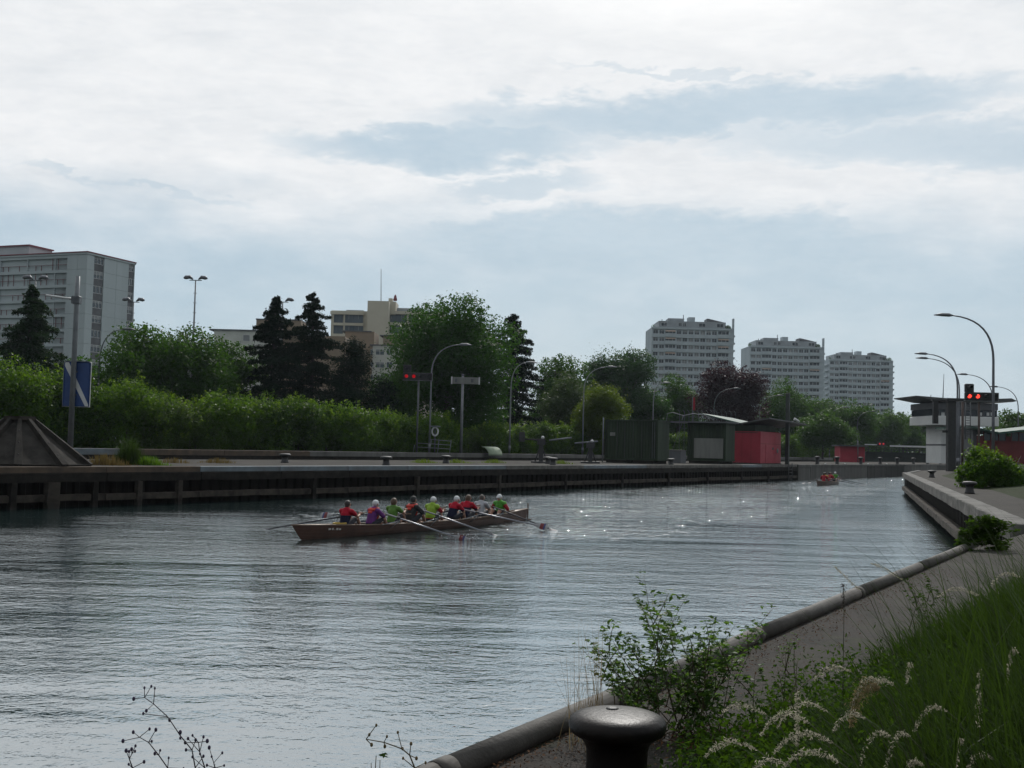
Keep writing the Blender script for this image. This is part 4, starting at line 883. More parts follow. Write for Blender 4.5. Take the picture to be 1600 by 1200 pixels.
# ------------------------------------------------------------------ things on the pier (pier frame: x along the pier, y away from the rowers' channel)
def pier_thing(name, label, cat, t, off, group=None, z=ZP): return thing(name, label, cat, tuple(pier_w(t, off, z-.012)), RZ, group)
def nspan(px, t, off):
    k = (px-800)/F; p = A+N*off+U*t; return (k*p.y-p.x)/(N.x-k*N.y)
def container(label, pr, pl_, off, ptop, mt, dep=2.4):
    t = line_t(pr, off); L = nspan(pl_, t, off); D = pier_w(t, off).y; h_ = zat(pr, ptop, D)-ZP
    T = pier_thing('shipping_container', label, 'container', t, off)
    mb = MB(); n = int(L/.28)
    prof = []
    for i in range(n):
        y0 = L*(.03+.94*i/n); w_ = L*.94/n; prof += [(y0, .05), (y0+w_*.35, .05), (y0+w_*.5, .09), (y0+w_*.85, .09)]
    vs = [(d, y, z) for z in (.42, h_-.14) for y, d in prof]; m = len(prof)
    mb.add(vs, [(i, i+1, m+i+1, m+i) for i in range(m-1)]); mb.box(.11, .06, .40, dep, L-.06, h_-.16).build('body', mt, T)
    MB().box(-.02, 0, .26, dep+.02, L, .41).build('bottom_rail', mt, T); MB().box(-.02, 0, h_-.15, dep+.02, L, h_).build('top_rail', mt, T)
    for y in (0, L-.14): MB().box(-.015, y, .41, .14, y+.14, h_-.15).build('corner_post', mt, T)
    for y in (.3, L-2.2): MB().box(-.25, y, -.02, dep, y+1.9, .24).build('support_beam', 'timber_dark', T)
    return T, t, L, h_
c1, t1, L1, h1 = container('dark green corrugated container with streaked side on the pier', 1030, 947, 3.2, 656, 'container_green')
for y in (.30, .46, .62, .76): MB().box(.015, L1*y, .42, .045, L1*y+.04, h1-.15).build('rib', 'iron_far', c1)
MB().tube([(-.1, L1+.12, 0), (-.1, L1+.12, h1+.15)], .06, 6).build('standpipe', 'galv', c1)
for y, w_ in ((.06, .02), (.10, .02)): MB().box(-.03, L1*y, .45, .04, L1*y+w_*2, h1-.2).build('locking_bar', 'galv_dark', c1)
MB().box(-.022, L1*.80, h1*.62, -.016, L1*.90, h1*.70).build('plate', 'panel_pale', c1)
c2, t2, L2, h2 = container('green container with a large pale panel beside the red hut', 1136, 1076, 2.6, 661, 'container_green')
MB().bbox(-.05, .25, .5, -.022, L2-.7, h2*.62, .01).build('pale_panel', 'panel_pale', c2)
MB().box(-.5, -.3, h2+.004, 2.6, L2+2.2, h2+.13).build('roof_sheet', 'panel_dark', c2)
for y in (L2+2.0,): MB().tube([(0, y, 0), (.0, L2+.6, h2)], .03, 5).build('stay', 'galv_dark', c2)
T = thing('roof_cable', 'white cable hanging loosely over the roof of the panelled container', 'cable', tuple(pier_w(t2, 2.6, ZP+h2+.13)), RZ)
MB().tube([(.3, L2+2.4, 0), (.3, L2+2.3, .75), (.3, L2+1.7, .85), (.3, L2+.6, .55), (.3, L2-.4, .75), (.3, L2-1.6, .62), (.3, L2-2.6, .15)], .03, 6).build('cable', 'blind', T)
MB().tube([(.3, L2+.6, .6), (.3, L2+.75, .1)], .03, 6).build('hook', 'blind', T)
T = pier_thing('storage_box', 'small dark box between the two containers', 'box', line_t(1066, 5), 5); MB().bbox(0, 0, 0, 1.2, 1.3, 1.15, .03).build('body', 'panel_dark', T); MB().bbox(-.05, -.05, 1.154, 1.25, 1.35, 1.22, .02).build('lid', 'iron_far', T)
# red hut with canopy
th = line_t(1190, 2.0); LN = nspan(1147, th, 2.0); LU = line_t(1222, 2.0)-th; Dh = pier_w(th, 2).y; hh = zat(1190, 674, Dh)-ZP
T = pier_thing('lock_hut', 'bright red hut with green canopy roof on the pier', 'hut', th, 2.0)
MB().bbox(0, 0, -.02, LU, LN, hh, .03).build('wall', 'hut_red', T)
MB().box(.1, .6, hh, LU-.1, LN-.1, hh+.65).build('clerestory', 'container_green', T)
MB().box(-.02, -.03, hh*.62, LU*.99, -.002, hh*.62+.05).build('joint', 'hut_red_dark', T)
MB().box(LU*.25, -.03, .02, LU*.7, -.004, hh*.60).build('door', 'hut_red', T)
MB().ball((LU*.78, -.12, hh*.42), .16, 10, 6, .8, .5, 1.6).build('cable_coil', 'blind', T)
MB().box(LU*.55, -.05, hh*.45, LU*.62, -.004, hh*.52).build('plate', 'iron_far', T)
for y in (LN*.33, LN*.66): MB().box(-.012, y, .02, -.002, y+.03, hh-.05).build('panel_joint', 'hut_red_dark', T)
MB().box(-.03, LN*.1, hh-.16, -.004, LN*.9, hh-.10).build('gutter', 'iron_far', T); MB().tube([(-.05, LN*.97, 0), (-.05, LN*.97, hh)], .035, 6).build('downpipe', 'hut_red_dark', T)
MB().box(-.05, -.06, 0, LU+.05, LN+.05, .10).build('plinth', 'concrete_dark', T); MB().ball((LU*.66, -.05, hh*.3), .04, 6, 4).build('door_handle', 'galv', T)
zc = hh+.7
MB().add([(-.8, -1.2, zc+.55), (LU+4.5, -1.2, zc+.25), (LU+4.5, 1.8, zc-.15), (-.8, 1.8, zc+.0), (-.8, -1.2, zc+.67), (LU+4.5, -1.2, zc+.37), (LU+4.5, 1.8, zc-.03), (-.8, 1.8, zc+.12)], [(0, 3, 2, 1), (4, 5, 6, 7), (0, 1, 5, 4), (1, 2, 6, 5), (2, 3, 7, 6), (3, 0, 4, 7)]).build('canopy', 'roof_edge', T)
MB().add([(-.8, 1.82, zc+.0), (LU+1.5, 1.82, zc-.12), (LU+1.5, LN+3.2, zc+.75), (-.8, LN+3.2, zc+.95), (-.8, 1.82, zc+.12), (LU+1.5, 1.82, zc-.0), (LU+1.5, LN+3.2, zc+.87), (-.8, LN+3.2, zc+1.07)], [(0, 3, 2, 1), (4, 5, 6, 7), (0, 1, 5, 4), (1, 2, 6, 5), (2, 3, 7, 6), (3, 0, 4, 7)]).build('canopy', 'roof_green', T)
tp_ = line_t(1232, 1.2)
T = pier_thing('dark_pole', 'tall dark square pole right of the red hut', 'pole', tp_, 1.2); hp = zat(1232, 614, pier_w(tp_, 1.2).y)-ZP
MB().bbox(-.18, -.18, -.05, .18, .18, hp, .03).build('shaft', 'gate_dark', T)
MB().tube([(.2, -.1, hp*.58), (.7, -.6, hp*.62)], .03, 6).build('bracket', 'galv', T); MB().tube([(.6, -.5, hp*.64), (1.0, -.9, hp*.60)], [.16, .12], 8).build('camera_box', 'white_paint', T)
# small red hut, lock gate
t = line_t(1333, 9); D = pier_w(t, 9).y; ox = at(1332, 700, 172).x
T = thing('lock_hut', 'small red hut beyond the bollards near the long white beam', 'hut', (ox, 172, ZP-.012)); X = lambda p: at(p, 700, 172).x-ox
MB().bbox(X(1313), 0, 0, X(1340), 3, 2.35, .03).build('wall', 'hut_red', T); MB().bbox(X(1340)+.004, .2, 0, X(1352), 3, 2.3, .03).build('side_wall', 'hut_red', T)
MB().box(X(1310), -.6, 2.36, X(1355), 3.6, 2.52).build('roof', 'roof_edge', T); MB().tube([(X(1339), -.5, 0), (X(1339), -.5, 3.2)], .07, 6).build('post', 'galv_dark', T)
D = 205.0; ox = at(1415, 700, D).x
T = thing('lock_gate', 'dark green lock gate with white top beam and two red lights', 'gate', (ox, D, 1.2)); X = lambda p: at(p, 700, D).x-ox; Z = lambda p, y: zat(p, y, D)-1.2
MB().box(X(1352), 0, -2, X(1478), .8, Z(1415, 707)).build('gate_leaf', 'gate_dark', T)
for y in (712, 707.5, 703.5, 700.5): MB().box(X(1352), -.5, Z(1415, y+.7), X(1478), -.02, Z(1415, y-.4)).build('girder', 'gate_dark', T)
for p in range(1356, 1478, 12): MB().box(X(p), -.2, Z(1415, 707), X(p)+.12, -.05, Z(1415, 700)).build('rail_post', 'gate_dark', T)
MB().box(X(1350), -.7, Z(1365, 695.6), X(1369), -.4, Z(1365, 694)).box(X(1389), -.7, Z(1430, 699), X(1470), -.4, Z(1430, 696.6)).build('top_beam', 'white_paint', T)
MB().box(X(1368.6), -.9, Z(1375, 697), X(1381), -.5, Z(1375, 691)).build('light_box', 'black_box', T)
for p in (1372, 1377.6): MB().ball((X(p), -.95, Z(1375, 693.6)), .17, 10, 6).build('red_light', 'red_light_far', T)
MB().box(X(1453), -.8, Z(1453, 699), X(1455), -.5, Z(1453, 693)).build('marker', 'black_box', T)
# bollards
def bollard_mesh(s=1.0, seg=16, mt='iron_far'):
    return MB().lathe([(.17*s, 0), (.15*s, .05*s), (.125*s, .16*s), (.12*s, .25*s), (.15*s, .31*s), (.22*s, .335*s), (.235*s, .37*s), (.225*s, .41*s), (.18*s, .44*s), (.06*s, .452*s)], seg).mesh('bollard', mt)
BM = bollard_mesh(1.15); BT = MB().lathe([(.24, 0), (.22, .06), (.20, .1), (.20, .6), (.26, .68), (.30, .74), (.30, .82), (.22, .88), (.05, .9)], 14).mesh('bollard', 'iron_far')
for lb, px, off in (('flat mushroom bollard on the pier below the bright hedge', 449, 6.2), ('small mushroom bollard at the pier edge behind the rowers', 607, .9), ('mushroom bollard on the pier below the white board sign', 700, 5.0), ('front mushroom bollard of the pair near the counterweight arm', 867, .95), ('rear mushroom bollard of the pair near the counterweight arm', 859, 3.6), ('mushroom bollard in front of the dark green container', 1051, .95)):
    o = put('bollard', BM, None, tuple(pier_pt(px, off, ZP-.012)), (0, 0, 0), (1.25, 1.25, 1.0)); tag(o, lb, 'bollard', 'low bollards on the pier')
for i, (lb, px) in enumerate((('stout bollard first right of the dark pole', 1279), ('second stout bollard right of the dark pole', 1310), ('third stout bollard, in front of the small red hut', 1347), ('fourth stout bollard in the row on the lock wall', 1377), ('fifth stout bollard in the row on the lock wall', 1404), ('sixth stout bollard in the row on the lock wall', 1429), ('seventh stout bollard in the row on the lock wall', 1451), ('last stout bollard in the row, beside the control tower', 1471))):
    tag(put('bollard', BT, None, tuple(pier_pt(px, .9, ZP-.012))), lb, 'bollard', 'row of stout bollards on the lock wall')
for lb, px, py in (('mushroom bollard far along the right quay', 1456, 746), ('mushroom bollard midway along the right quay', 1515, 771)):
    p = onz(px, py, ZR); tag(put('bollard', BM, None, (p.x, p.y, ZR-.006), (0, 0, 0), (1, 1, .9)), lb, 'bollard', 'bollards on the right quay')
# bollard of the foreground
p = onz(968, 1206, ZR); NBM = bollard_mesh(1.0, 48, 'iron')
NB = thing('bollard', 'big black iron mushroom bollard in the foreground', 'bollard', (.468, 4.80, ZR-.006)); NB.scale = (.9, .9, .80)
MB().lathe([(.160, -.01), (.150, .03), (.142, .09), (.138, .15), (.140, .21), (.150, .245), (.170, .272), (.196, .288), (.214, .302), (.222, .322), (.223, .345), (.215, .366), (.197, .382), (.168, .393), (.12, .400), (.05, .404), (.012, .4045)], 56).build('post', 'iron', NB)
MB().lathe([(.03, 0), (.028, .007), (.015, .009)], 18).build('lifting_plug', 'iron_far', NB, (-.02, .05, .402))
# dolphin: shingled eight-sided cone with battens on the pier head
tq = line_t(40, 2.6); Dq = pier_w(tq, 2.6).y
T = thing('dolphin_roof', 'dark weathered timber cone with raised battens on the pier head at left', 'dolphin', tuple(pier_w(tq, 2.9, ZP-.02)), RZ+.35)
Rb, Rt = 2.75, .42; Hq = zat(40, 656, Dq)-ZP; n8 = 10
cs = [(math.cos(2*math.pi*k/n8), math.sin(2*math.pi*k/n8)) for k in range(n8)]
for k in range(n8):
    a_, b_ = cs[k], cs[(k+1) % n8]
    for j in range(9):
        f0, f1 = j/9, (j+1)/9; r0, r1 = Rb+(Rt-Rb)*f0, Rb+(Rt-Rb)*f1; e_ = .03
        MB().add([(a_[0]*(r0+e_), a_[1]*(r0+e_), Hq*f0), (b_[0]*(r0+e_), b_[1]*(r0+e_), Hq*f0), (b_[0]*r1, b_[1]*r1, Hq*f1+.02), (a_[0]*r1, a_[1]*r1, Hq*f1+.02), (a_[0]*(r0-.1), a_[1]*(r0-.1), Hq*f0), (b_[0]*(r0-.1), b_[1]*(r0-.1), Hq*f0)], [(0, 1, 2, 3), (0, 4, 5, 1)]).build('board', 'shingle', T)
    d = Vector((a_[0], a_[1], 0)); sdv = Vector((-a_[1], a_[0], 0)); p0 = d*(Rb+.10); p1 = d*(Rt+.05)+Vector((0, 0, Hq+.02)); nn = (p1-p0).cross(sdv).normalized()*-.14
    if nn.z < 0: nn = -nn
    ring = lambda p, k: [p-sdv*.15*k-nn*.5, p+sdv*.15*k-nn*.5, p+sdv*.13*k+nn, p-sdv*.13*k+nn]
    MB().loft([ring(p0, 1.1), ring(p0.lerp(p1, .5), .85), ring(p1, .5)], True, True).build('batten', 'shingle', T)
    for s in (.2, .45, .7): q_ = p0.lerp(p1, s)+nn; MB().ball(tuple(q_), .03, 6, 4).build('bolt', 'iron_far', T)
MB().prism([(c[0]*(Rt+.22), c[1]*(Rt+.22)) for c in cs], Hq+.0, Hq+.16).build('cap', 'timber_grey', T)
MB().prism([(c[0]*(Rb+.16), c[1]*(Rb+.16)) for c in cs], -.0, .10).build('base_ring', 'timber_dark', T)
# blue sign on its mast
ts = line_t(111, 5.0); Ds = pier_w(ts, 5.0).y; ox = at(110, 690, Ds).x
T = thing('blue_sign', 'blue board with white diagonal stripe on a grey mast with side arm', 'sign', (ox, Ds, ZP-.02)); Z = lambda p, y: zat(p, y, Ds)-ZP
MB().tube([(0, 0, -.1), (0, 0, Z(115, 470)), (0, 0, Z(120, 431))], [.125, .11, .105], 12).build('mast', 'galv', T)
sx0 = -.50; sw = 43/F*Ds; z0_, z1_ = Z(115, 635), Z(115, 563)
MB().bbox(sx0, .15, z0_, sx0+sw, .19, z1_, .05).build('border', 'white_paint', T)
MB().bbox(sx0+.03, .135, z0_+.03, sx0+sw-.03, .152, z1_-.03, .05).build('board', 'sign_blue', T)
MB().prismxz([(sx0+.06, z1_-.05), (sx0+.22, z1_-.05), (sx0+sw-.05, z0_+.10), (sx0+sw-.05, z0_+.04), (sx0+sw-.20, z0_+.04), (sx0+.05, z1_-.22)], .128, .134).build('stripe', 'white_paint', T)
MB().bbox(-.2, -.17, Z(120, 474), .17, .17, Z(120, 462), .03).build('clamp', 'galv_dark', T)
MB().tube([(-.15, 0, Z(119, 467)), (-1.35, -.1, Z(68, 461.5)+.02)], [.05, .045], 8).build('side_arm', 'white_paint', T)
for s in (.25, .75): MB().box(-.13, .1, z0_+(z1_-z0_)*s, .13, .15, z0_+(z1_-z0_)*s+.06).build('bracket', 'galv_dark', T)
# white board on a mast
Dw = fd(722, 31.6); ox = at(720.5, 690, Dw).x; Z = lambda p, y: zat(p, y, Dw)-ZF
T = thing('board_sign', 'narrow white board across the top of a grey mast before the largest tree', 'sign', (ox, Dw, ZF-.01)); X = lambda p: at(p, 594, Dw).x-ox
MB().tube([(0, 0, -.1), (0, 0, Z(722, 587))], [.16, .12], 8).build('mast', 'galv', T)
MB().bbox(X(706), -.25, Z(727, 600), X(749), -.12, Z(727, 589.5), .02).build('board', 'panel_pale', T)
for a_, b_ in ((705, 707), (748, 750)): MB().box(X(a_), -.28, Z(727, 600.5), X(b_), -.1, Z(727, 589)).build('end_frame', 'white_paint', T)
for a_, b_ in ((711, 714.5), (736, 740)): MB().box(X(a_), -.262, Z(727, 597.5), X(b_), -.252, Z(727, 592)).build('dark_mark', 'panel_dark', T)
MB().ball((0, 0, Z(722, 586)), .14, 8, 5).build('cap', 'galv_dark', T)
# life ring on its post, railing, cover, crane arms on the far bank
Dl = fd(673, 31.0); ox = at(674, 690, Dl).x; T = thing('life_ring_stand', 'white life ring under a small roof on a post below the curved lamp', 'life ring', (ox+.35, Dl, ZF-.01)); Z = lambda y: zat(674, y, Dl)-ZF
MB().tube([(0, .1, -.1), (0, .1, Z(665))], .06, 6).build('post', 'galv_dark', T)
MB().box(-.45, -.3, Z(667), .5, .3, Z(665)).build('hood', 'galv', T)
zc = Z(674); MB().loft([[(math.cos(a_)*(.30+.085*math.cos(b_)), .085*math.sin(b_)-.08, zc+math.sin(a_)*(.42+.085*math.cos(b_))) for b_ in np.linspace(0, 2*math.pi, 8, endpoint=False)] for a_ in np.linspace(0, 2*math.pi, 20)], smooth=True).build('ring', 'white_paint', T)
ox = at(648, 695, Dl).x; T = thing('hand_rail', 'low grey pipe railing on the far quay by the life ring', 'railing', (ox, Dl-1.5, ZF-.01)); X = lambda p: at(p, 690, Dl-1.5).x-ox
for y in (.55, .95, 1.35): MB().tube([(X(652 if y < 1 else 672), 0, y), (X(704), 0, y-.12)], .035, 6).build('rail', 'galv', T)
for p in (646, 672, 684, 703): MB().tube([(X(p), 0, 0), (X(p+2), 0, 1.35 if p > 650 else .75)], .035, 6).build('post', 'galv', T)
tc_ = line_t(790, 28); T = thing('curved_cover', 'pale green curved cover on the edge of the far quay', 'cover', tuple(pier_w(tc_, 30.3, ZF-.25)), RZ)
MB().loft([[(x, -.2-.95*math.sin(a_), .05+.95*math.cos(a_)) for a_ in np.linspace(0, math.pi/2, 8)]+[(x, -.2-.88*math.sin(a_), .05+.88*math.cos(a_)) for a_ in np.linspace(math.pi/2, 0, 8)] for x in (-1.1, 1.5)], True, True, True).build('shell', 'pale_green', T)
def arm_crane(label, px, off, w0, pa, pb, box):
    t = line_t(px, off); D = pier_w(t, off).y; ox = pier_w(t, off).x; T = thing('barrier_arm', label, 'barrier', tuple(pier_w(t, off, ZP-.012)), 0, 'dark barrier arms on the pier')
    X = lambda p: at(p, 690, D).x-ox; Z = lambda y: zat(px, y, D)-ZP
    MB().bbox(-.75, -.5, -.02, .75, .5, .14, .03).build('base', 'iron_far', T)
    MB().bbox(-.16, -.16, .14, .16, .16, Z(pa[1]), .03).build('post', 'iron_far', T); MB().bbox(-.3, -.25, Z(pa[1])-.35, .3, .25, Z(pa[1])+.1, .04).build('head', 'iron_far', T)
    MB().tube([(X(pa[0]), 0, Z(pa[1])), (X(pb[0]), 0, Z(pb[1]))], .07, 6).build('arm', 'galv', T)
    if box: MB().tube([(X(box), 0, Z(pa[1]-1)), (0, 0, Z(pa[1]))], .07, 6).build('counter_arm', 'iron_far', T); MB().bbox(X(box-5), -.3, Z(pa[1]+3), X(box+4), .3, Z(pa[1]-12), .03).build('counterweight', 'iron_far', T)
    for x in (-.45, .45): MB().tube([(x, 0, .1), (x*.3, 0, Z(pa[1])*.6)], .05, 6).build('brace', 'iron_far', T)
    MB().lathe([(.05, 0), (.12, .04), (.12, .16), (.03, .22)], 8).build('lamp', 'white_paint', T, (.1, -.1, Z(pa[1])+.1))
arm_crane('dark barrier with square counterweight and pale raised arm on the pier', 848, 6.0, 0, (858, 687.5), (893, 682.5), 816)
arm_crane('dark barrier with low pale arm left of the green container', 925, 5.0, 0, (898, 693), (934, 689), None)
# flag and spiked fence behind the container roof
Dg = 172.0; ox = at(1082, 650, Dg).x; T = thing('flag', 'small red flag on a thin pole in front of the copper beech', 'flag', (ox, Dg, ZF)); z_ = zat(1082, 620, Dg)-ZF
MB().tube([(0, 0, 0), (0, 0, z_)], .05, 6).build('pole', 'galv_dark', T)
MB().add([(x, .08*math.sin(x*6+z*3), z_-.1-z*(1.9)) for z in (0, .33, .66, 1) for x in (0, .12, .25, .36)], [(r_*4+c, r_*4+c+1, r_*4+c+5, r_*4+c+4) for r_ in range(3) for c in range(3)], True).build('cloth', 'cloth_red', T)
ox = at(1105, 650, 165).x; T = thing('spiked_fence', 'thin dark fence with hooked tops above the container roofs', 'fence', (ox, 165, ZF)); X = lambda p: at(p, 650, 165).x-ox
for k in range(13):
    x = X(1062+k*7.3); z_ = zat(1100, 641, 165)-ZF; MB().tube([(x, 0, 0), (x, 0, z_-.3), (x-.25, 0, z_)], .035, 5).build('post', 'galv_dark', T)
for q_ in (.35, .6, .85): MB().tube([(X(1060), 0, z_*q_), (X(1151), 0, z_*q_)], .018, 5).build('wire', 'galv_dark', T)
# ------------------------------------------------------------------ people and boats
def capsule(mb, p0, r0, p1, r1, n=10):
    p0, p1 = Vector(p0), Vector(p1); d = (p1-p0).normalized(); L = (p1-p0).length
    pts = []; rs = []
    for a_ in (85, 60, 30): pts.append(p0-d*r0*math.sin(rad(a_))); rs.append(r0*math.cos(rad(a_)))
    pts += [p0, p1]; rs += [r0, r1]
    for a_ in (30, 60, 85): pts.append(p1+d*r1*math.sin(rad(a_))); rs.append(r1*math.cos(rad(a_)))
    mb.tube(pts, rs, n)
def chain(mb, pts, rs):
    for i in range(len(pts)-1): capsule(mb, pts[i], rs[i], pts[i+1], rs[i+1])
def remeshed(mb, name, mats, vox, smooth=2):
    """fuse overlapping volumes into one continuous skin"""
    me = mb.mesh(name+'_src', mats); o = bpy.data.objects.new(name+'_src', me); COL.objects.link(o)
    m = o.modifiers.new('r', 'REMESH'); m.mode = 'VOXEL'; m.voxel_size = vox; m.use_smooth_shade = True
    s = o.modifiers.new('s', 'SMOOTH'); s.factor = .5; s.iterations = smooth
    bpy.context.view_layer.update(); dg = bpy.context.evaluated_depsgraph_get()
    out = bpy.data.meshes.new_from_object(o.evaluated_get(dg)); out.name = name
    bpy.data.objects.remove(o); bpy.data.meshes.remove(me)
    out.materials.clear(); out.materials.append(M[mats]); return out
def pose(kind):
    """joints of a seated figure that faces +x; seat at z = 0"""
    J = {'pel': (0, 0, .09), 'waist': (.01, 0, .24), 'chest': (.06, 0, .42), 'upper': (.085, 0, .53), 'neck': (.105, 0, .60), 'head': (.13, 0, .73)}
    for s, k in ((1, 'l'), (-1, 'r')):
        J['sh'+k] = (.08, s*.185, .52); J['hip'+k] = (.03, s*.10, .09); J['kn'+k] = (.44, s*.13, .33); J['an'+k] = (.70, s*.11, .02); J['toe'+k] = (.82, s*.11, .12)
    if kind in ('near', 'far'):     # hands side by side on a sweep oar handle
        sd_ = 1 if kind == 'near' else -1
        J['hal'] = (.52, .22, .455) if sd_ > 0 else (.52, .06, .415); J['har'] = (.52, -.06, .415) if sd_ > 0 else (.52, -.22, .455)
        J['ell'] = (.29, .27, .36); J['elr'] = (.29, -.27, .36)
    else:                           # cox: elbows out, holding the rudder lines
        J['hal'] = (.16, .22, .20); J['har'] = (.14, -.30, .26); J['ell'] = (.05, .34, .30); J['elr'] = (.02, -.36, .34)
        J['knl'] = (.36, .16, .26); J['knr'] = (.36, -.16, .26); J['anl'] = (.52, .14, -.02); J['anr'] = (.52, -.14, -.02); J['toel'] = (.64, .14, .02); J['toer'] = (.64, -.14, .02)
    return {k: Vector(v) for k, v in J.items()}
def body_mesh(kind):
    J = pose(kind); mb = MB()
    chain(mb, [J['pel'], J['waist'], J['chest'], J['upper'], J['neck'], J['neck']+Vector((.02, 0, .06))], [.15, .13, .145, .12, .058, .054])
    capsule(mb, J['shl'], .07, J['shr'], .07)
    h = J['head']; capsule(mb, h+Vector((-.02, 0, .015)), .092, h+Vector((.012, 0, .02)), .088); capsule(mb, h+Vector((.03, 0, -.05)), .062, h+Vector((.045, 0, -.085)), .045)
    capsule(mb, h+Vector((.095, 0, .0)), .012, h+Vector((.112, 0, -.03)), .016)                     # nose
    capsule(mb, h+Vector((.082, -.022, -.062)), .011, h+Vector((.082, .022, -.062)), .011)         # lips
    capsule(mb, h+Vector((.088, -.04, .022)), .011, h+Vector((.088, .04, .022)), .011)             # brow
    for s in (-1, 1): capsule(mb, h+Vector((-.005, s*.092, .015)), .018, h+Vector((-.002, s*.094, -.03)), .014)   # ears
    for k, s in (('l', 1), ('r', -1)):
        chain(mb, [J['sh'+k], J['el'+k], J['ha'+k]+(J['el'+k]-J['ha'+k])*.22], [.062, .044, .030])
        chain(mb, [J['hip'+k], J['kn'+k], J['an'+k]], [.098, .066, .042]); capsule(mb, J['an'+k]+Vector((.0, 0, -.03)), .042, J['toe'+k]+Vector((0, 0, -.05)), .032)
        hd = J['ha'+k]; wr = hd+(J['el'+k]-hd)*.22
        for y in (-.03, 0, .03): capsule(mb, wr.lerp(hd, .35)+Vector((0, y*.7, .005)), .017, hd+Vector((-.03, y, .03)), .015)   # palm
        for i, ln in enumerate((.85, 1.0, .95, .75)):                                               # four fingers closing over the grip
            y = (i-1.5)*.024; q = [(-.03, y, .03), (.012, y, .036), (.012+.028*ln, y, .008), (.012+.012*ln, y, -.026*ln)]
            chain(mb, [hd+Vector(p) for p in q], [.0125, .012, .011, .010])
        chain(mb, [hd+Vector((-.045, -s*.045, .012)), hd+Vector((-.02, -s*.055, -.02)), hd+Vector((.012, -s*.045, -.028))], [.015, .013, .011])   # thumb
    return remeshed(mb, 'body', 'skin', .0105, 1)
def shirt_mesh(kind, mt, sleeve=.55, grow=.018, name='shirt', low=True):
    J = pose(kind); mb = MB(); g = grow
    chain(mb, [J['pel']+Vector((0, 0, .02 if low else .1)), J['waist'], J['chest'], J['upper']+Vector((-.005, 0, 0))], [.15+g, .135+g, .15+g, .115+g])
    capsule(mb, J['shl'], .066+g, J['shr'], .066+g)
    if sleeve:
        for k in 'lr': capsule(mb, J['sh'+k], .066+g, J['sh'+k].lerp(J['el'+k], sleeve), .052+g*1.1)
        if sleeve >= 1:
            for k in 'lr': capsule(mb, J['el'+k], .050+g, J['el'+k].lerp(J['ha'+k], .6), .036+g)
    return remeshed(mb, name, mt, .017, 2)
def trousers_mesh(kind, mt, long_=.75):
    J = pose(kind); mb = MB(); capsule(mb, J['hipl'], .115, J['hipr'], .115); capsule(mb, J['pel'], .165, J['pel']+Vector((0, 0, .05)), .16)
    for k in 'lr':
        capsule(mb, J['hip'+k], .116, J['hip'+k].lerp(J['kn'+k], min(1, long_)), .10-.018*min(1, long_))
        if long_ > 1: capsule(mb, J['kn'+k], .082, J['an'+k], .058)
    return remeshed(mb, 'trousers', mt, .02, 2)
def vest_mesh(kind, mt):
    """horseshoe life vest: collar round the neck and two front pads"""
    J = pose(kind); mb = MB(); n = J['neck']; pts = []
    for a_ in np.linspace(-150, 150, 11): pts.append(n+Vector((-math.cos(rad(a_))*.105-.0, math.sin(rad(a_))*.125, -.02-.02*math.cos(rad(a_)))))
    chain(mb, pts, [.05]*len(pts))
    for s in (-1, 1): capsule(mb, n+Vector((.12, s*.09, -.06)), .05, J['waist']+Vector((.16, s*.09, .02)), .05)
    capsule(mb, J['upper']+Vector((-.125, -.10, -.0)), .045, J['upper']+Vector((-.125, .10, -.0)), .045)
    capsule(mb, J['chest']+Vector((-.14, -.05, .02)), .04, J['chest']+Vector((-.14, .05, .02)), .04)
    return remeshed(mb, 'life_vest', mt, .017, 2)
def hair_mesh(kind, mt, long_=False, bald=False):
    J = pose(kind); h = J['head']; mb = MB()
    capsule(mb, h+Vector((-.035, 0, .025)), .100 if not bald else .094, h+Vector((-.005 if not bald else -.03, 0, .035 if not bald else .0)), .096 if not bald else .094)
    if long_: capsule(mb, h+Vector((-.05, 0, -.01)), .10, h+Vector((-.05, 0, -.08)), .082)
    else: capsule(mb, h+Vector((-.045, 0, .0)), .088, h+Vector((-.045, 0, -.045)), .07)
    return remeshed(mb, 'hair', mt, .014, 1)
def cap_mesh(kind, mt):
    J = pose(kind); h = J['head']; mb = MB()
    capsule(mb, h+Vector((-.02, 0, .045)), .098, h+Vector((.005, 0, .045)), .096); capsule(mb, h+Vector((-.02, 0, .02)), .099, h+Vector((.01, 0, .025)), .098)
    for y in (-.05, -.025, 0, .025, .05): capsule(mb, h+Vector((.08, y, .03)), .012, h+Vector((.165-abs(y)*.5, y, .012)), .010)
    return remeshed(mb, 'cap', mt, .014, 1)
def two_tone(name, hi, lo, z):
    m = bpy.data.materials.new(name); m.use_nodes = True; t = NT(m.node_tree); M[name] = m
    tc = t.n('ShaderNodeTexCoord').outputs['Object']; zz_ = t.n('ShaderNodeSeparateXYZ', {0: tc}).outputs[2]
    c = t.mix(t.m('GREATER_THAN', zz_, z), lo, hi)
    bn = t.n('ShaderNodeBump', {'Strength': .4, 'Distance': .02, 'Height': t.noise(tc, 9.0, 3, .5)})
    p = t.n('ShaderNodeBsdfPrincipled', {'Base Color': c, 'Roughness': .85, 'Specular IOR Level': .2, 'Normal': bn.outputs[0]}); t.n('ShaderNodeOutputMaterial', {'Surface': p.outputs[0]})
two_tone('shirt_redblue', (.33, .010, .026), (.008, .011, .030), .40)
_cache = {}
def cached(fn, *a_):
    k = (fn.__name__,)+a_
    if k not in _cache: _cache[k] = fn(*a_)
    return _cache[k]
EYE = None
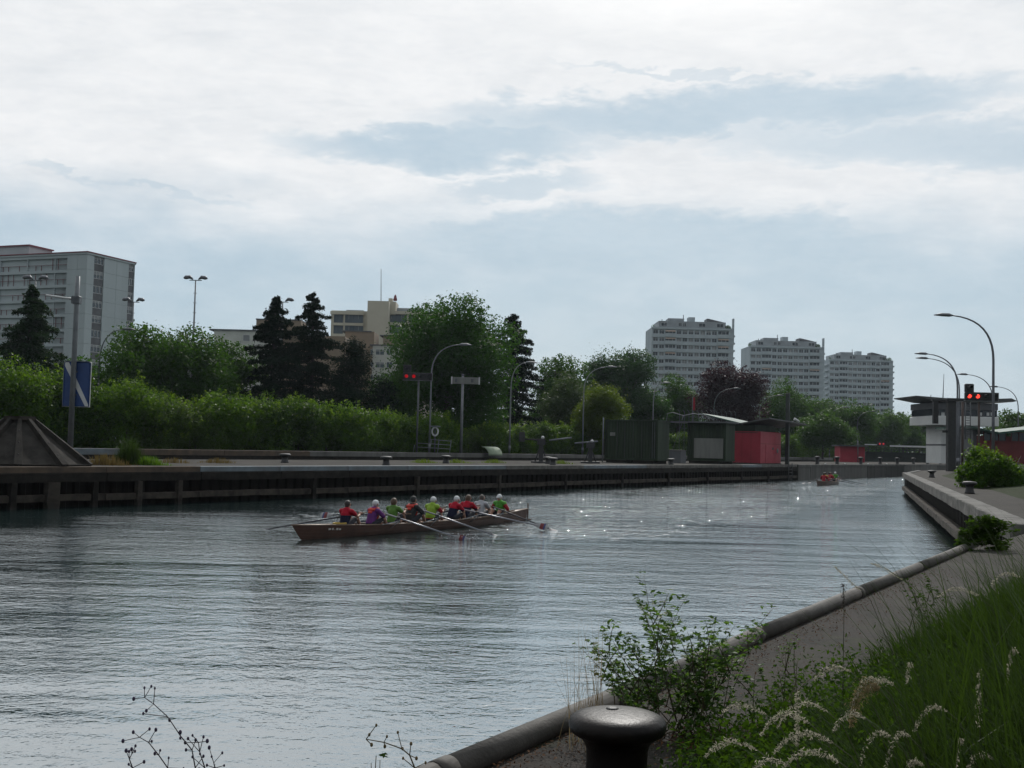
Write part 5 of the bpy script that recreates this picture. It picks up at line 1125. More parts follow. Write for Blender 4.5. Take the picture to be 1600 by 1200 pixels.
def person(label, kind, loc, rz, shirt, hair=None, cap=None, vest=None, lime=None, trousers=('trousers', .75), sleeve=.55, scale=1.0, group='rowers in the long boat', long_=False, bald=False, lean=0.0):
    T = thing('person', label, 'person', loc, rz, group); T.scale = (scale,)*3; T.rotation_euler = (0, lean, rz)
    put('body', cached(body_mesh, kind), T); put('shirt', cached(shirt_mesh, kind, shirt, sleeve), T)
    put('trousers', cached(trousers_mesh, kind, trousers[0], trousers[1]), T)
    if hair: put('hair', cached(hair_mesh, kind, hair, long_, bald), T)
    if cap: put('cap', cached(cap_mesh, kind, cap), T)
    if vest: put('life_vest', cached(vest_mesh, kind, vest), T)
    if lime: put('safety_vest', cached(shirt_mesh, kind, lime, 0, .032, 'safety_vest', False), T)
    for s in (-1, 1): MB().ball(tuple(pose(kind)['head']+Vector((.084, s*.032, .004))), .011, 6, 4).build('eye', 'eye', T)
    return T
def hull_profile(s):
    b = max(.012, (1-abs(2*s-1)**2.5))*.47                       # half beam
    sh = .27+.17*(abs(2*s-1)**2.2)                               # sheer height
    kz = -.15+.16*max(0, (abs(2*s-1)-.72)/.28)**2                # keel line
    return b, sh, kz
def rowing_boat(label, B0, B1, group, seats, tag_cols=True, beam=1.0):
    d = (B1-B0); L = d.length; rz = math.atan2(d.y, d.x)
    T = thing('rowing_boat', label, 'boat', (B0.x, B0.y, 0), rz, group)
    nst = 41; NS = 6
    def section(s, inset=0.0):
        b, sh, kz = hull_profile(s); b = b*beam; out = []
        for i in range(NS+1):
            f = i/NS; y = b*math.sin(f*math.pi/2)**.75; z = kz+(sh-kz)*(1-math.cos(f*math.pi/2))**.85
            y = max(.004, y-inset); out.append((y, max(z, kz+inset)))
            if i < NS and not inset: out.append((y+.006 if i else y, z+.006))      # overlapping strake edge
        return out
    def X(s): return L*s
    for name, sgn in (('hull_side', 1), ('hull_side', -1)):
        mb = MB(); rings = []
        for k in range(nst):
            s = .001+.998*k/(nst-1); rake = .0
            sec = section(s)
            rings.append([(X(s)+(.28*(z-.0) if s > .9 else 0)*((s-.9)/.1 if s > .9 else 0)-(.95*z*((.1-s)/.1) if s < .1 else 0), sgn*y, z) for y, z in sec])
        mb.loft(rings, closed=False, smooth=False)
        rings = [[(X(.004+.992*k/(nst-1)), sgn*y, z) for y, z in section(.004+.992*k/(nst-1), .018)] for k in range(nst)]
        mb.loft(rings, closed=False); mb.build(name, 'varnish', T)
        pts = []
        for k in range(nst):
            s = k/(nst-1); b, sh, kz = hull_profile(s); pts.append((X(s)+(.28*sh*(s-.9)/.1 if s > .9 else 0)-(.95*sh*(.1-s)/.1 if s < .1 else 0), sgn*max(.01, b*beam-.005), sh+.012))
        MB().tube(pts, .020, 6).build('gunwale', 'varnish_light', T)
    for a_, b_, nm in ((.004, .10, 'fore_deck'), (.93, .996, 'stern_deck')):
        mb = MB(); rr = []
        for k in range(7):
            s = a_+(b_-a_)*k/6; b, sh, kz = hull_profile(s); rr.append([(X(s), -b*beam+.02, sh-.02), (X(s), 0, sh+.02), (X(s), b*beam-.02, sh-.02)])
        mb.loft(rr, closed=False).build(nm, 'deck_wood', T)
    mb = MB(); mb.loft([[(X(s), y, hull_profile(s)[2]+.07) for y in (-hull_profile(s)[0]*.55*beam, 0, hull_profile(s)[0]*.55*beam)] for s in np.linspace(.08, .93, 12)], closed=False).build('floor_boards', 'deck_wood', T)
    b, sh, kz = hull_profile(1.0)
    MB().bbox(X(1)+.10, -.018, -.1, X(1)+.15, .018, sh+.22, .006).build('stern_post', 'varnish', T)
    MB().bbox(X(1)+.151, -.012, -.35, X(1)+.40, .012, .05, .006).build('rudder', 'varnish', T)
    for x in seats: MB().bbox(x-.13, -hull_profile(x/L)[0]*beam+.03, .20, x+.13, hull_profile(x/L)[0]*beam-.03, .235, .01).build('seat', 'deck_wood', T)
    return T, L, rz
B0 = v2(onz(470, 844, 0)); B1 = v2(onz(822, 813, 0)); bd = (B1-B0).normalized()
def along(px):
    k = (px-800)/F; return (k*B0.y-B0.x)/(bd.x-k*bd.y)
heads = [543, 581, 617, 643, 674, 708, 727, 749]
seats = [along(p+3) for p in heads]
# even the thwarts a little: people sit at least 0.85 m apart
for i in range(1, 8): seats[i] = max(seats[i], seats[i-1]+.86)
cox = max(along(781), seats[-1]+1.25)
boat, LBt, rzb_ = rowing_boat('long varnished brown wooden rowing boat with eight rowers and a cox', B0, B1, 'rowing boats', seats+[cox])
def boat_w(x, y, z): q_ = B0+bd*x+Vector((-bd.y, bd.x))*y; return (q_.x, q_.y, z)
for k, (x, w_, h_) in enumerate(((1.02, .10, .05), (1.16, .06, .06), (1.26, .03, .015), (1.33, .08, .06), (1.44, .08, .05))):
    s = x/LBt; b, sh, kz = hull_profile(s); f = .80; y = b*math.sin(f*math.pi/2)**.75
    MB().box(0, -.004, 0, w_, .0, h_).build('bow_mark', 'white_mark', boat, (x, -y-.012, kz+(sh-kz)*(1-math.cos(f*math.pi/2))**.85-.0), (rad(14), 0, -.10))
SZ = .235
specs = [('far', 'rower nearest the bow, red and navy shirt, short dark hair', dict(shirt='shirt_redblue', hair='hair_dark')),
         ('near', 'second rower from the bow, purple shirt, red life vest and pale cap', dict(shirt='cloth_purple', cap='cap_white', vest='vest_red', sleeve=.9)),
         ('far', 'third rower from the bow, plain green shirt and brown hair', dict(shirt='cloth_green', hair='hair_brown', long_=True)),
         ('near', 'fourth rower from the bow, black shirt, red vest collar and black cap', dict(shirt='cloth_black', cap='cap_black', vest='vest_red', sleeve=1.0)),
         ('far', 'fifth rower from the bow, lime safety vest and white cap', dict(shirt='cloth_red', cap='cap_white', lime='cloth_lime', sleeve=.8)),
         ('near', 'sixth rower from the bow, red and navy shirt with white cap', dict(shirt='shirt_redblue', cap='cap_white', sleeve=.7)),
         ('far', 'seventh rower from the bow, red and navy shirt with bushy brown hair', dict(shirt='shirt_redblue', hair='hair_brown', long_=True, sleeve=.8)),
         ('near', 'rower next to the cox, light grey shirt and thinning hair', dict(shirt='cloth_grey', hair='hair_grey', bald=True))]
def oar(label, gate, ang, tipz, near, mt='oar_shaft', group='oars of the long boat', inb=1.02, out=2.7, rzb=0.0, hz=.66, fe=60, dark=False):
    """gate: boat-world point of the rowlock; ang: swing from square to the boat; blade outboard"""
    sgn = -1 if near else 1; yaw = rzb+sgn*rad(90)+ang
    T = thing('oar', label, 'oar', gate, yaw, group); pit = math.atan2(gate[2]-tipz, out); T.rotation_euler = Euler((0, pit, yaw))
    MB().tube([(-inb+.42, 0, 0), (.2, 0, 0), (out-.45, 0, 0)], [.026, .026, .019], 8).build('shaft', mt, T)
    MB().tube([(-inb, 0, 0), (-inb+.42, 0, 0)], .020, 8).build('grip', 'varnish_light', T)
    MB().tube([(-.09, 0, 0), (.04, 0, 0)], .036, 10).build('collar', 'black_box', T)
    def plate(x0, x1, w0, w1, name, m_):
        MB().loft([[(x, y*(w0+(w1-w0)*f), .018*math.cos(y*1.5)+z) for y in (-1, -.5, 0, .5, 1)]+[(x, y*(w0+(w1-w0)*f), .018*math.cos(y*1.5)+z-.01) for y in (1, .5, 0, -.5, -1)] for f, x, z in ((0, x0, 0), (.5, (x0+x1)/2, 0), (1, x1, 0))], True, True).build(name, m_, T, rot=(rad(fe if near else -fe), 0, 0))
    bm4 = ['oar_shaft']*4 if dark else ['blade_white', 'blade_red', 'blade_blue', 'blade_white']
    plate(out-.5, out-.27, .03, .10, 'blade_neck', bm4[0]); plate(out-.27, out-.14, .10, .115, 'blade_band', bm4[1]); plate(out-.14, out-.08, .115, .115, 'blade_band', bm4[2]); plate(out-.08, out, .115, .105, 'blade_tip', bm4[3])
    return T
osp = [('oar held by the rower nearest the bow, reaching left past the bow', .10, -.06, 15), ('near side oar of the second rower, blade splashing beside the hull', -.02, -.03, 75), ('far side oar of the third rower with its blade behind the bow', .05, .35, 60), ('near side oar of the fourth rower dipping below the sixth rower', .04, -.12, 20), ('far side oar of the fifth rower hidden behind the crew', .05, -.05, 60), ('near side oar of the sixth rower with red banded blade near the stern', .16, .12, 60), ('far side oar of the seventh rower hidden behind the crew', .05, -.05, 60), ('near side oar of the rower next to the cox, reaching far right', -.34, -.05, 8)]
for i, (kind, lb, kw) in enumerate(specs):
    x = seats[i]; person(lb, kind, boat_w(x, (.02, -.03, .03, 0, -.02, .02, .0, -.03)[i], SZ), rzb_+(.05, -.12, .10, -.04, .08, -.10, .05, .14)[i], lean=rad((1, 7, -2, 4, 6, 13, 8, 11)[i]), scale=(1.0, .98, 1.0, 1.05, 1.0, 1.02, 1.03, 1.03)[i], **kw)
    near = kind == 'near'; sgn = -1 if near else 1; gy = sgn*.74; gx = x+.56; gz = .51
    b = hull_profile(gx/LBt)[0]; sh = hull_profile(gx/LBt)[1]
    rg = MB()
    for dx in (-.45, .45): rg.tube([(gx+dx, sgn*(b-.01), sh+.01), (gx, gy, gz-.09)], .014, 6)
    rg.tube([(gx, sgn*(b-.02), sh-.12), (gx, gy, gz-.09)], .012, 6); rg.tube([(gx, gy, gz-.12), (gx, gy, gz+.05)], .016, 6)
    rg.build('rigger', 'alu', boat)
    oar(osp[i][0], boat_w(gx, gy, gz), osp[i][1], osp[i][2], near, 'oar_pale' if i in (1, 3, 5) else 'oar_shaft', rzb=rzb_, fe=osp[i][3], out=(3.0 if i in (0, 7) else 2.6), dark=i not in (1, 2, 5))
person('cox in the stern facing the crew, green vest, red sleeves and white cap', 'cox', boat_w(cox+.3, 0, SZ-.04), rzb_+math.pi, 'cloth_red', cap='cap_white', lime='vest_green', sleeve=.9)
T = thing('rope_coil', 'yellow rope coil lying on the bow of the long boat', 'rope', boat_w(1.75, 0, .22), rzb_)
for k in range(4): MB().loft([[(math.cos(a_)*(.17+.02*k+.035*math.cos(b_)), math.sin(a_)*(.15+.035*math.cos(b_)), .05*k+.035*math.sin(b_)+.03) for b_ in np.linspace(0, 2*math.pi, 6, endpoint=False)] for a_ in np.linspace(0, 2*math.pi, 14)], smooth=True).build('loop', 'yellow', T)
# second boat in the lock entrance
E0 = v2(onz(1277, 759, 0)); E1 = E0+Vector((.43, .9)).normalized()*10.5; ed = (E1-E0).normalized()
def boat2_w(x, y, z): q_ = E0+ed*x+Vector((-ed.y, ed.x))*y; return (q_.x, q_.y, z)
s2 = [2.6, 3.9, 5.2, 6.5]
boat2, L2b, rz2 = rowing_boat('distant wooden rowing boat with red clad crew before the lock wall', E0, E1, 'rowing boats', s2+[8.2], beam=1.15)
P2 = [('rearmost seen rower of the distant boat, red shirt, dark hair', 'near', dict(shirt='cloth_red', hair='hair_dark', sleeve=1.0)), ('rower of the distant boat with yellow safety vest over red', 'far', dict(shirt='cloth_red', hair='hair_dark', lime='yellow', sleeve=1.0)), ('rower of the distant boat in red with black cap', 'near', dict(shirt='cloth_red', cap='cap_black', sleeve=1.0)), ('rower of the distant boat in red with brown hair', 'far', dict(shirt='cloth_red', hair='hair_brown', sleeve=1.0))]
for (lb, kd, kw), x in zip(P2, s2):
    person(lb, kd, boat2_w(x, (-.06 if kd == 'near' else .06), SZ), rz2, group='crew of the distant boat', scale=1.05, lean=rad(5), **kw)
    sgn = -1 if kd == 'near' else 1; gx = x+.56; b = hull_profile(gx/L2b)[0]*1.15
    rg = MB()
    for dx in (-.45, .45): rg.tube([(gx+dx, sgn*(b-.01), .4), (gx, sgn*.8, .45)], .014, 6)
    rg.tube([(gx, sgn*.8, .42), (gx, sgn*.8, .56)], .016, 6); rg.build('rigger', 'alu', boat2)
    oar({2.6: 'nearest right hand oar of the distant boat lying low on the water', 3.9: 'left hand oar of the distant boat nearer the camera', 5.2: 'farther right hand oar of the distant boat', 6.5: 'left hand oar of the distant boat nearer its cox'}[x], boat2_w(gx, sgn*.8, .51), .05 if kd == 'near' else 1.25, .06, kd == 'near', group='oars of the distant boat', rzb=rz2, fe=6, dark=True)
person('cox of the distant boat, pale green vest and white cap', 'cox', boat2_w(8.3, -.1, SZ), rz2+math.pi, 'cloth_grey', cap='cap_white', lime='vest_green', group='crew of the distant boat', scale=1.05)
# drops thrown up where the near blades meet the water
r_ = np.random.default_rng(9); mbs = MB()
for cx, cy, n in ((.9, 0, 30), (.45, .3, 16)):
    g = boat_w(seats[1]+.56+cy, -.74-2.4, 0)
    for k in range(n):
        q_ = r_.normal(size=3)*np.array((.45, .25, .10)); mbs.ball((g[0]+q_[0]*cx, g[1]+q_[1]*cx, abs(q_[2])+.005), float(r_.uniform(.006, .017)), 5, 3, 1.6, 1, .8)
mbs.build('splash', 'cap_white'); tag(bpy.data.objects['splash'], 'small white splash of drops around the second rower\'s blade', 'splash', kind='stuff')
# ------------------------------------------------------------------ foreground plants
def strips(name, roots, heads, ctrl, width, mt, seg=4, seed=0):
    """curved tapering blades: quadratic curves from root over ctrl to head"""
    r = np.random.default_rng(seed); n = len(roots); P0, P1, P2_ = (np.asarray(x) for x in (roots, ctrl, heads))
    sd_ = np.stack([-(P2_-P0)[:, 1], (P2_-P0)[:, 0], np.zeros(n)], 1)+r.normal(size=(n, 3))*.05; sd_ /= np.linalg.norm(sd_, axis=1, keepdims=True)+1e-9
    V = np.empty((n, seg, 4, 3)); W_ = np.broadcast_to(np.asarray(width, float), (n,))[:, None]
    def pt(s): return P0*(1-s)**2+P1*2*s*(1-s)+P2_*s*s
    def wd(s): return W_*(.5*(1-s**1.6)+.02)
    for i in range(seg):
        a_, b_ = i/seg, (i+1)/seg
        V[:, i, 0] = pt(a_)-sd_*wd(a_); V[:, i, 1] = pt(a_)+sd_*wd(a_); V[:, i, 2] = pt(b_)+sd_*wd(b_); V[:, i, 3] = pt(b_)-sd_*wd(b_)
    return V.reshape(-1, 4, 3)
def ground_z(x, y):
    """height of the right bank under a point"""
    best = None; p = Vector((x, y))
    for i in range(len(edge)-1):
        a_, b_ = edge[i], edge[i+1]; d = b_-a_; t = max(0, min(1, (p-a_).dot(d)/d.length_squared)); q_ = a_+d*t; s = (p-q_).length
        if best is None or s < best[0]: best = (s, i+t)
    o = best[0]-bank_start(best[1]); return (ZR if o < 0 else bank_z(o)), best[0], o
rg_ = np.random.default_rng(77)
OFF = []
def sample_bank(n, pxr, dr, omin, omax, power=1.0):
    out = []
    while len(out) < n:
        D = dr[0]+(dr[1]-dr[0])*rg_.random()**power; px = rg_.uniform(*pxr); x = (px-800)/F*D; z, e_, o = ground_z(x, D)
        if omin <= o <= omax and (x-PIPE[0].x)*pd.y-(D-PIPE[0].y)*pd.x > .3: out.append((x, D, z)); OFF.append(o)
    return np.array(out)
V = []
def blades(R, h, lean, width, seed):
    r = np.random.default_rng(seed); n = len(R); hh_ = h*r.uniform(.45, 1.25, n)*np.clip(.30+.6*np.array(OFF[-n:]), .30, 1.0); a_ = r.normal(math.pi, .9, n); l = hh_*np.abs(r.normal(lean, .18, n))
    head = R+np.stack([np.cos(a_)*l, np.sin(a_)*l*.6, hh_], 1); ctrl = R+np.stack([np.cos(a_)*l*.15, np.sin(a_)*l*.1, hh_*.72], 1)
    return strips('g', R, head, ctrl, width*r.uniform(.6, 1.3, n), None, 4, seed)
V.append(blades(sample_bank(13000, (1100, 1800), (2.9, 9.0), .0, 3.8), .22, .65, .009, 1))
V.append(blades(sample_bank(6000, (1300, 1800), (3.2, 8.5), .4, 3.8), .40, .62, .009, 6))
V.append(blades(sample_bank(850, (1440, 1800), (3.2, 7.5), .7, 3.8), .86, .55, .007, 2))
V.append(blades(sample_bank(12000, (1330, 1900), (7.0, 24), .0, 6.0, 1.3), .62, .5, .014, 3))
V.append(blades(sample_bank(14000, (1470, 1800), (18, 75), .0, 10.0, 1.3), .75, .30, .030, 4))
V.append(blades(sample_bank(1800, (1060, 1500), (3.4, 6.0), -.35, .4), .08, .5, .007, 5))
tag(put('tall_grass', quads('tall_grass', np.concatenate(V), 'blade_grass')), 'tall uneven green grass covering the right bank', 'grass', kind='stuff')
# broad ground weeds among the grass
R = sample_bank(1000, (1100, 1640), (3.2, 7.2), -.1, 2.5); P = []; Nn = []
for q_ in R:
    m = 30; P.append(q_+np.stack([rg_.normal(0, .08, m), rg_.normal(0, .08, m), np.abs(rg_.normal(.09, .08, m))], 1)); Nn.append(rg_.normal(size=(m, 3))+np.array((0, 0, 1.2)))
tag(put('ground_weeds', leaf_mesh('ground_weeds', np.concatenate(P), np.concatenate(Nn), .030, 'leaf_weed', .5, 8)), 'low leafy green weeds at the edge of the quay pavement', 'weeds', kind='stuff')
# flowering grass stalks, each a plant of its own: stalk and nodding pale head
def stalk(label, px, py, D, dx, droop, hl, mt='seed_head', dens=1.0, thick=.0055, group='nodding pale grass heads'):
    """px, py: where the head begins to bend; dx: sideways reach of the head in metres"""
    tp = at(px, py, D); bx_ = tp.x+abs(dx)*.9+.10; z0 = ground_z(bx_, D)[0]-.02
    T = thing('grass_stalk', label, 'grass stalk', (bx_, D, z0), 0, group); H = tp.z-z0; X0 = tp.x-bx_
    MB().tube([(0, 0, 0), (X0*.35, 0, H*.55), (X0*.8, 0, H*.93), (X0, 0, H)], [.0022, .0018, .0014, .001], 5).build('stalk', 'stem', T)
    r = np.random.default_rng(int(px*7+py)); m = int((90+90*r.random())*dens*max(.5, hl/.12)); s = r.random(m)
    c = np.stack([X0+dx*s*(1-.15*s), r.normal(0, .004, m), H+hl*.18*np.sin(s*2.6)-droop*s**2], 1)
    w_ = thick*np.sin(np.pi*np.clip(s*.93+.05, 0, 1))**.6; P = c+r.normal(size=(m, 3))*w_[:, None]*np.array((.8, .8, .9)); P[:, 2] -= w_*.4
    put('seed_head', leaf_mesh('seed_head', P, r.normal(size=(m, 3)), .010, mt, .26, int(px)), T)
    MB().tube([(X0+dx*s_*(1-.15*s_), 0, H+hl*.18*math.sin(s_*2.6)-droop*s_**2) for s_ in np.linspace(0, 1, 6)], .0008, 4).build('head_stem', 'stem', T)
HS = [(1290, 1110, 3.3, -.16, .07, .2), (1262, 1128, 3.2, -.15, .06, .2), (1330, 1050, 3.7, -.14, .05, .15), (1374, 1066, 3.6, -.10, .10, .16), (1425, 1042, 4.0, -.02, .07, .12), (1352, 1122, 3.4, -.11, .06, .15), (1390, 1150, 3.3, -.10, .10, .15),
      (1420, 1150, 3.4, -.08, .12, .15), (1478, 1110, 3.7, -.12, .09, .16), (1300, 1160, 3.1, -.18, .05, .2), (1310, 1190, 3.0, -.17, .04, .2), (1396, 1070, 3.7, -.09, .03, .13), (1528, 930, 5.0, -.20, .03, .2), (1592, 902, 5.2, -.16, .09, .2), (1590, 1020, 4.4, -.05, .14, .18),
      (1195, 1115, 3.4, -.15, .02, .16), (1180, 1170, 3.2, -.16, .04, .16), (1505, 1160, 3.6, -.03, .13, .15), (1230, 1195, 3.0, -.12, .05, .14), (1440, 1195, 3.3, -.06, .06, .12), (1345, 922, 6.0, -.16, -.10, .2), (1410, 905, 6.2, -.20, -.06, .22), (1550, 1185, 3.6, -.1, .08, .15)]
wh = ['nodding', 'arching', 'feathery', 'thin', 'loose', 'drooping']
ON = 'leftmost second third fourth fifth sixth seventh eighth ninth tenth eleventh twelfth thirteenth fourteenth fifteenth sixteenth seventeenth eighteenth nineteenth twentieth twenty-first twenty-second rightmost'.split()
HS.sort(key=lambda h: h[0])
for i, (px, py, D, dx, dr_, hl) in enumerate(HS):
    stalk(f'{wh[i % 6]} pale grass head, {ON[i]} counted from the left in the foreground grass', px, py, D, dx, dr_, hl, group='nodding pale grass heads')
stalk('thick tan plume drooping in the lower right grass', 1372, 1075, 3.6, -.10, .14, .2, 'seed_tan', 3.0, .016)
for lb, px, py, D, h_ in (('straight upright pale grass spike in front of the weeds', 1246, 1080, 3.4, .16), ('dark upright grass spike crossing the steel pipe', 1318, 912, 5.5, .12), ('upright tan spike among the right grass', 1530, 1045, 4.0, .2)):
    tp = at(px, py, D); z0 = ground_z(tp.x, D)[0]-.02; T = thing('grass_stalk', lb, 'grass stalk', (tp.x, D, z0)); H = tp.z-z0
    MB().tube([(0, 0, 0), (.004, 0, H-h_), (0, 0, H)], [.002, .0016, .0008], 5).build('stalk', 'stem', T); r = np.random.default_rng(px); s = r.random(160)
    P = np.stack([r.normal(0, .0045, 160), r.normal(0, .0045, 160), H-h_*s], 1); put('seed_head', leaf_mesh('seed_head', P, r.normal(size=(160, 3)), .011, 'seed_head' if px != 1318 else 'stem_p', .3, px), T)
# leafy clump behind the bollard (lucerne like: many stems with small leaflets)
def leafy_stem(r, base, tip, n, size, P, Nn, mb, br=0):
    base, tip = Vector(base), Vector(tip); mid = base.lerp(tip, .5)+Vector((r.normal()*.03, r.normal()*.03, .03))
    pts = [base*(1-s)**2+mid*2*s*(1-s)+tip*s*s for s in np.linspace(0, 1, 7)]
    mb.tube(pts, [.0035-.0027*i/6 for i in range(7)], 5)
    for i in range(n):
        s = .22+.78*((i+r.random())/n); p = base*(1-s)**2+mid*2*s*(1-s)+tip*s*s; a_ = r.uniform(0, 6.28); L = r.uniform(.012, .035)*(1.25-.5*s)
        q_ = p+Vector((math.cos(a_)*L, math.sin(a_)*L, L*.7))
        for k in range(3):
            b_ = a_+(k-1)*.75; e_ = q_+Vector((math.cos(b_), math.sin(b_), .45))*size*.55; P.append(tuple(e_)); Nn.append((r.normal()*.5-math.cos(b_)*.2, r.normal()*.5-math.sin(b_)*.2, 1.0))
    for k in range(br):
        s = r.uniform(.45, .8); p = base*(1-s)**2+mid*2*s*(1-s)+tip*s*s; leafy_stem(r, p, p+Vector((r.normal()*.10, r.normal()*.08, r.uniform(.10, .2))), max(5, n//3), size, P, Nn, mb)
def clump(label, root_px, D, tips, n, size, mt, seed, cat='plant', name='leafy_plant', br=2, z=None, spread=.16):
    r = np.random.default_rng(seed); x0 = (root_px-800)/F*D; z0 = ground_z(x0, D)[0] if z is None else z
    T = thing(name, label, cat, (x0, D, z0-.01)); P = []; Nn = []; mb = MB()
    for px, py in tips:
        tp = at(px, py, D+r.uniform(-.25, .25)); tip = (tp.x-x0, tp.y-D, tp.z-z0)
        leafy_stem(r, (r.normal()*spread+tip[0]*.18, r.normal()*spread*.5, 0), tip, n, size, P, Nn, mb, br)
    tag(put('foliage', leaf_mesh('foliage', np.array(P), np.array(Nn), size, mt, .52, seed), T), kind='stuff'); tag(mb.build('stems', 'stem_brown', T), kind='stuff'); return T
tips = [(1006, 898), (998, 932), (1072, 930), (1040, 945), (948, 985), (1118, 968), (1150, 972), (1100, 985), (1060, 990), (1020, 985), (985, 1000), (1130, 1000), (940, 1010), (908, 1010), (1080, 1020), (1035, 1030), (1000, 1040), (960, 1040), (1110, 1040), (1145, 1025), (1170, 1010), (930, 1050), (1180, 1040), (1065, 1060), (1210, 945), (1195, 975), (1100, 1080), (1130, 1085), (1000, 1075), (960, 1080)]
clump('large leafy lucerne like clump growing at the pipe behind the bollard', 1070, 5.75, tips+[(x+random.Random(x).uniform(-30, 30), y+random.Random(y).uniform(12, 60)) for x, y in tips[::3]], 30, .031, 'leaf_plant', 31, br=1)
clump('small leafy weed on the pavement right of the big clump', 1225, 5.6, [(1215, 1040), (1240, 1055), (1228, 1010), (1250, 1075), (1210, 1075), (1232, 1080)], 16, .020, 'leaf_weed', 32, br=1, spread=.06)
clump('thin sprig standing near the pipe right of the big clump', 1238, 7.4, [(1235, 990), (1242, 1000), (1230, 1010)], 12, .022, 'leaf_plant', 33, br=0, spread=.04)
clump('low bright weed tuft on the pavement beside the grass', 1455, 9.2, [(1440, 920), (1455, 915), (1470, 918), (1482, 925), (1430, 930)], 14, .03, 'leaf_weed', 34, br=1, spread=.08)
clump('bushy weed overhanging the corner of the right quay', 1535, 17.5, [(1505, 830), (1520, 815), (1540, 808), (1560, 815), (1580, 822), (1530, 835), (1555, 840), (1510, 850), (1590, 830), (1570, 850), (1545, 860), (1525, 865), (1580, 868)], 34, .075, 'leaf_weed', 35, br=3, spread=.35)
clump('small green sprig at the bottom edge left of the pipe', 587, 2.3, [(588, 1172), (580, 1184), (594, 1180)], 14, .013, 'leaf_weed', 36, br=0, z=1.45, spread=.01)
# dry wiry grass left of the clump
V = []; r = np.random.default_rng(55); n = 46; Dg = 5.5; x0 = (928-800)/F*Dg; R = np.stack([x0+r.normal(0, .05, n), Dg+r.normal(0, .06, n), np.full(n, ZR-.01)], 1)
tpx = r.normal(915, 26, n); tpy = r.uniform(935, 1060, n); Hd = np.array([tuple(at(a_, b_, Dg)) for a_, b_ in zip(tpx, tpy)]); Ct = R*.45+Hd*.55; Ct[:, 0] = R[:, 0]*.7+Hd[:, 0]*.3
T = thing('dry_grass_tuft', 'thin dry wiry grass tuft left of the leafy clump', 'grass tuft', (x0, Dg, ZR)); V.append(strips('d', R, Hd, Ct, .0035, None, 5, 5)-np.array((x0, Dg, ZR)))
tag(put('blades', quads('blades', np.concatenate(V), 'seed_tan'), T), kind='stuff')
# dark stalks with buds at the lower left, rooted on the near bank below the frame
def bud_stalk(label, pts, D, seed, z0=1.45, bs=.0030, bm__='bud', sm_='stem_dark'):
    r = np.random.default_rng(seed); Q = [at(px, py, D) for px, py in pts]; b0 = Vector((Q[0].x+.03, D, z0)); T = thing('budding_stalk', label, 'plant', tuple(b0), 0, 'dark budding stalks')
    Q = [q_-b0 for q_ in Q]; MB().tube([Vector((0, 0, 0)), Q[0]*.6]+Q, [.0024, .002]+[.0015-.0008*i/len(Q) for i in range(len(Q))], 5).build('stalk', sm_, T)
    for i, q_ in enumerate(Q):
        for k in range(2 if i < len(Q)-1 else 3):
            e_ = q_+Vector((r.normal()*.016, r.normal()*.012, r.uniform(-.012, .03))); MB().tube([q_, e_], [.0009, .0007], 4).build('twig', sm_, T)
            MB().ball(tuple(e_), bs*r.uniform(.7, 1.2), 7, 5, 1, 1, 1.4).build('bud', bm__, T)
bud_stalk('tall leaning budding stalk at the lower left', [(305, 1200), (300, 1172), (282, 1150), (262, 1120), (240, 1100), (226, 1090)], 2.4, 1)
bud_stalk('short curved budding stalk left of the tall one', [(262, 1200), (248, 1180), (232, 1160), (218, 1152)], 2.4, 2)
bud_stalk('shortest budding stalk at the lower left', [(207, 1200), (202, 1186), (206, 1178)], 2.4, 3)
bud_stalk('upright budding stalk right of the tall leaning one', [(320, 1200), (312, 1175), (310, 1160)], 2.4, 4)
bud_stalk('low budding sprig right of the upright stalk', [(336, 1200), (334, 1192)], 2.4, 5)
bud_stalk('faint dry seed stalk beside the sprig near the bottom centre', [(648, 1200), (640, 1180), (628, 1170), (600, 1160), (572, 1155)], 2.0, 6, bm__='seed_tan', sm_='stem_brown', bs=.0024)
# leaf litter along the pipe and around the bollard
r = np.random.default_rng(3); P = []
for k in range(2600):
    s = r.random(); p = PIPE[0].lerp(PIPE[4], s**1.6*.8)-pd*.8*(r.random() < .25); o = abs(r.normal(0, .16 if r.random() < .7 else .6))+.08; q_ = p+Vector((pd.y, -pd.x))*o; P.append((q_.x, q_.y, ZR+.004+abs(r.normal(0, .006))))
c_ = Vector((1.0, 5.65))
for k in range(1300): P.append((c_.x+r.normal()*.34, c_.y+r.normal()*.16, ZR+.004+abs(r.normal(0, .010))))
P = np.array(P); Nn = r.normal(size=P.shape)*.5+np.array((0, 0, 1.0))
leafmat('litter_leaf', (.045, .022, .012), (.115, .060, .030), .1, (.1, .05, .02), .9)
tag(put('leaf_litter', leaf_mesh('leaf_litter', P, Nn, .022, 'litter_leaf', .35, 4)), 'brown dry leaf litter along the foot of the steel pipe', 'leaf litter', kind='stuff')
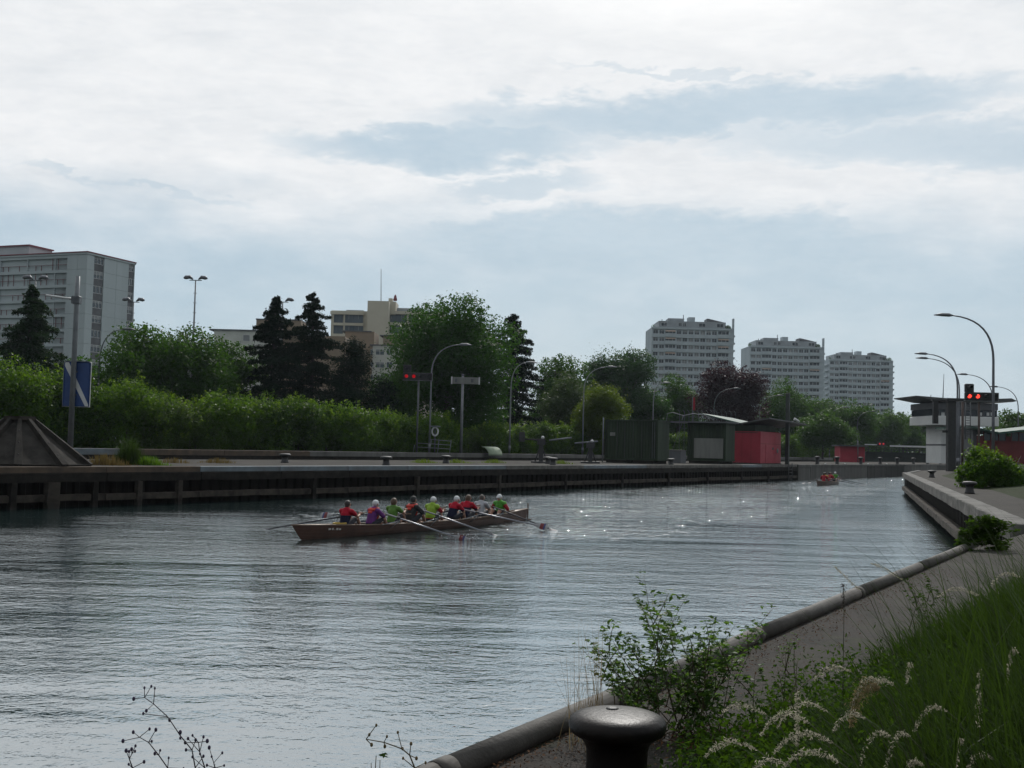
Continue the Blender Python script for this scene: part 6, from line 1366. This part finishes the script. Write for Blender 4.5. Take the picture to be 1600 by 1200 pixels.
# weeds on the pier and the far quay edges
def tuft(label, px, off, h_, w_, n, mt, seed, z=ZP, group='weed tufts on the pier'):
    p = pier_pt(px, off, z-.012); r = np.random.default_rng(seed); T = thing('weed_tuft', label, 'weed', tuple(p), 0, group)
    R = np.stack([r.normal(0, w_, n), r.normal(0, w_*.6, n), np.zeros(n)], 1); hh_ = h_*r.uniform(.4, 1.1, n)*np.exp(-(R[:, 0]/(w_*1.6))**2)+.03
    Hd = R+np.stack([r.normal(0, .22, n)*hh_, r.normal(0, .2, n)*hh_, hh_], 1); Ct = R*.7+Hd*.3; Ct[:, 2] = hh_*.7
    tag(put('blades', quads('blades', strips('t', R, Hd, Ct, .03, None, 3, seed), mt), T), kind='stuff')
tuft('tall dark green weed clump on the pier right of the timber cone', 207, 3.0, 1.25, .40, 700, 'blade_grass', 1)
tuft('bright low weeds right of the tall clump on the pier', 238, 2.2, .42, .42, 420, 'leaf_hedge', 2)
tuft('brownish dry weeds beside the timber cone', 168, 2.4, .50, .55, 420, 'seed_brown', 3)
for i, (px, off, lb) in enumerate(((275, 5.5, 'small rusty weeds on the pier below the shed'), (345, 5.5, 'low brown weeds on the pier below the bright bush'), (665, 5.8, 'yellow green weeds on the pier below the left signal'), (718, 5.6, 'small weeds on the pier below the white board'), (775, 5.8, 'weeds in front of the pale green cover'), (880, 3.6, 'weeds beside the barrier base on the pier'))):
    tuft(lb, px, off, .28, .5, 220, 'leaf_yellow' if i > 1 else 'seed_brown', 20+i)
# ------------------------------------------------------------------ thin summer haze over the whole place
hm = bpy.data.materials.new('haze'); hm.use_nodes = True; t = NT(hm.node_tree); M['haze'] = hm
pvn = t.n('ShaderNodeVolumePrincipled', {'Color': (.80, .90, 1.0, 1), 'Density': .00009, 'Anisotropy': .25})
t.n('ShaderNodeOutputMaterial', {'Volume': pvn.outputs[0]})
tag(MB().box(-1500, -90, -2.4, 1600, 1600, 75).build('haze', 'haze'), 'thin pale blue summer haze filling the air', 'haze', kind='stuff')
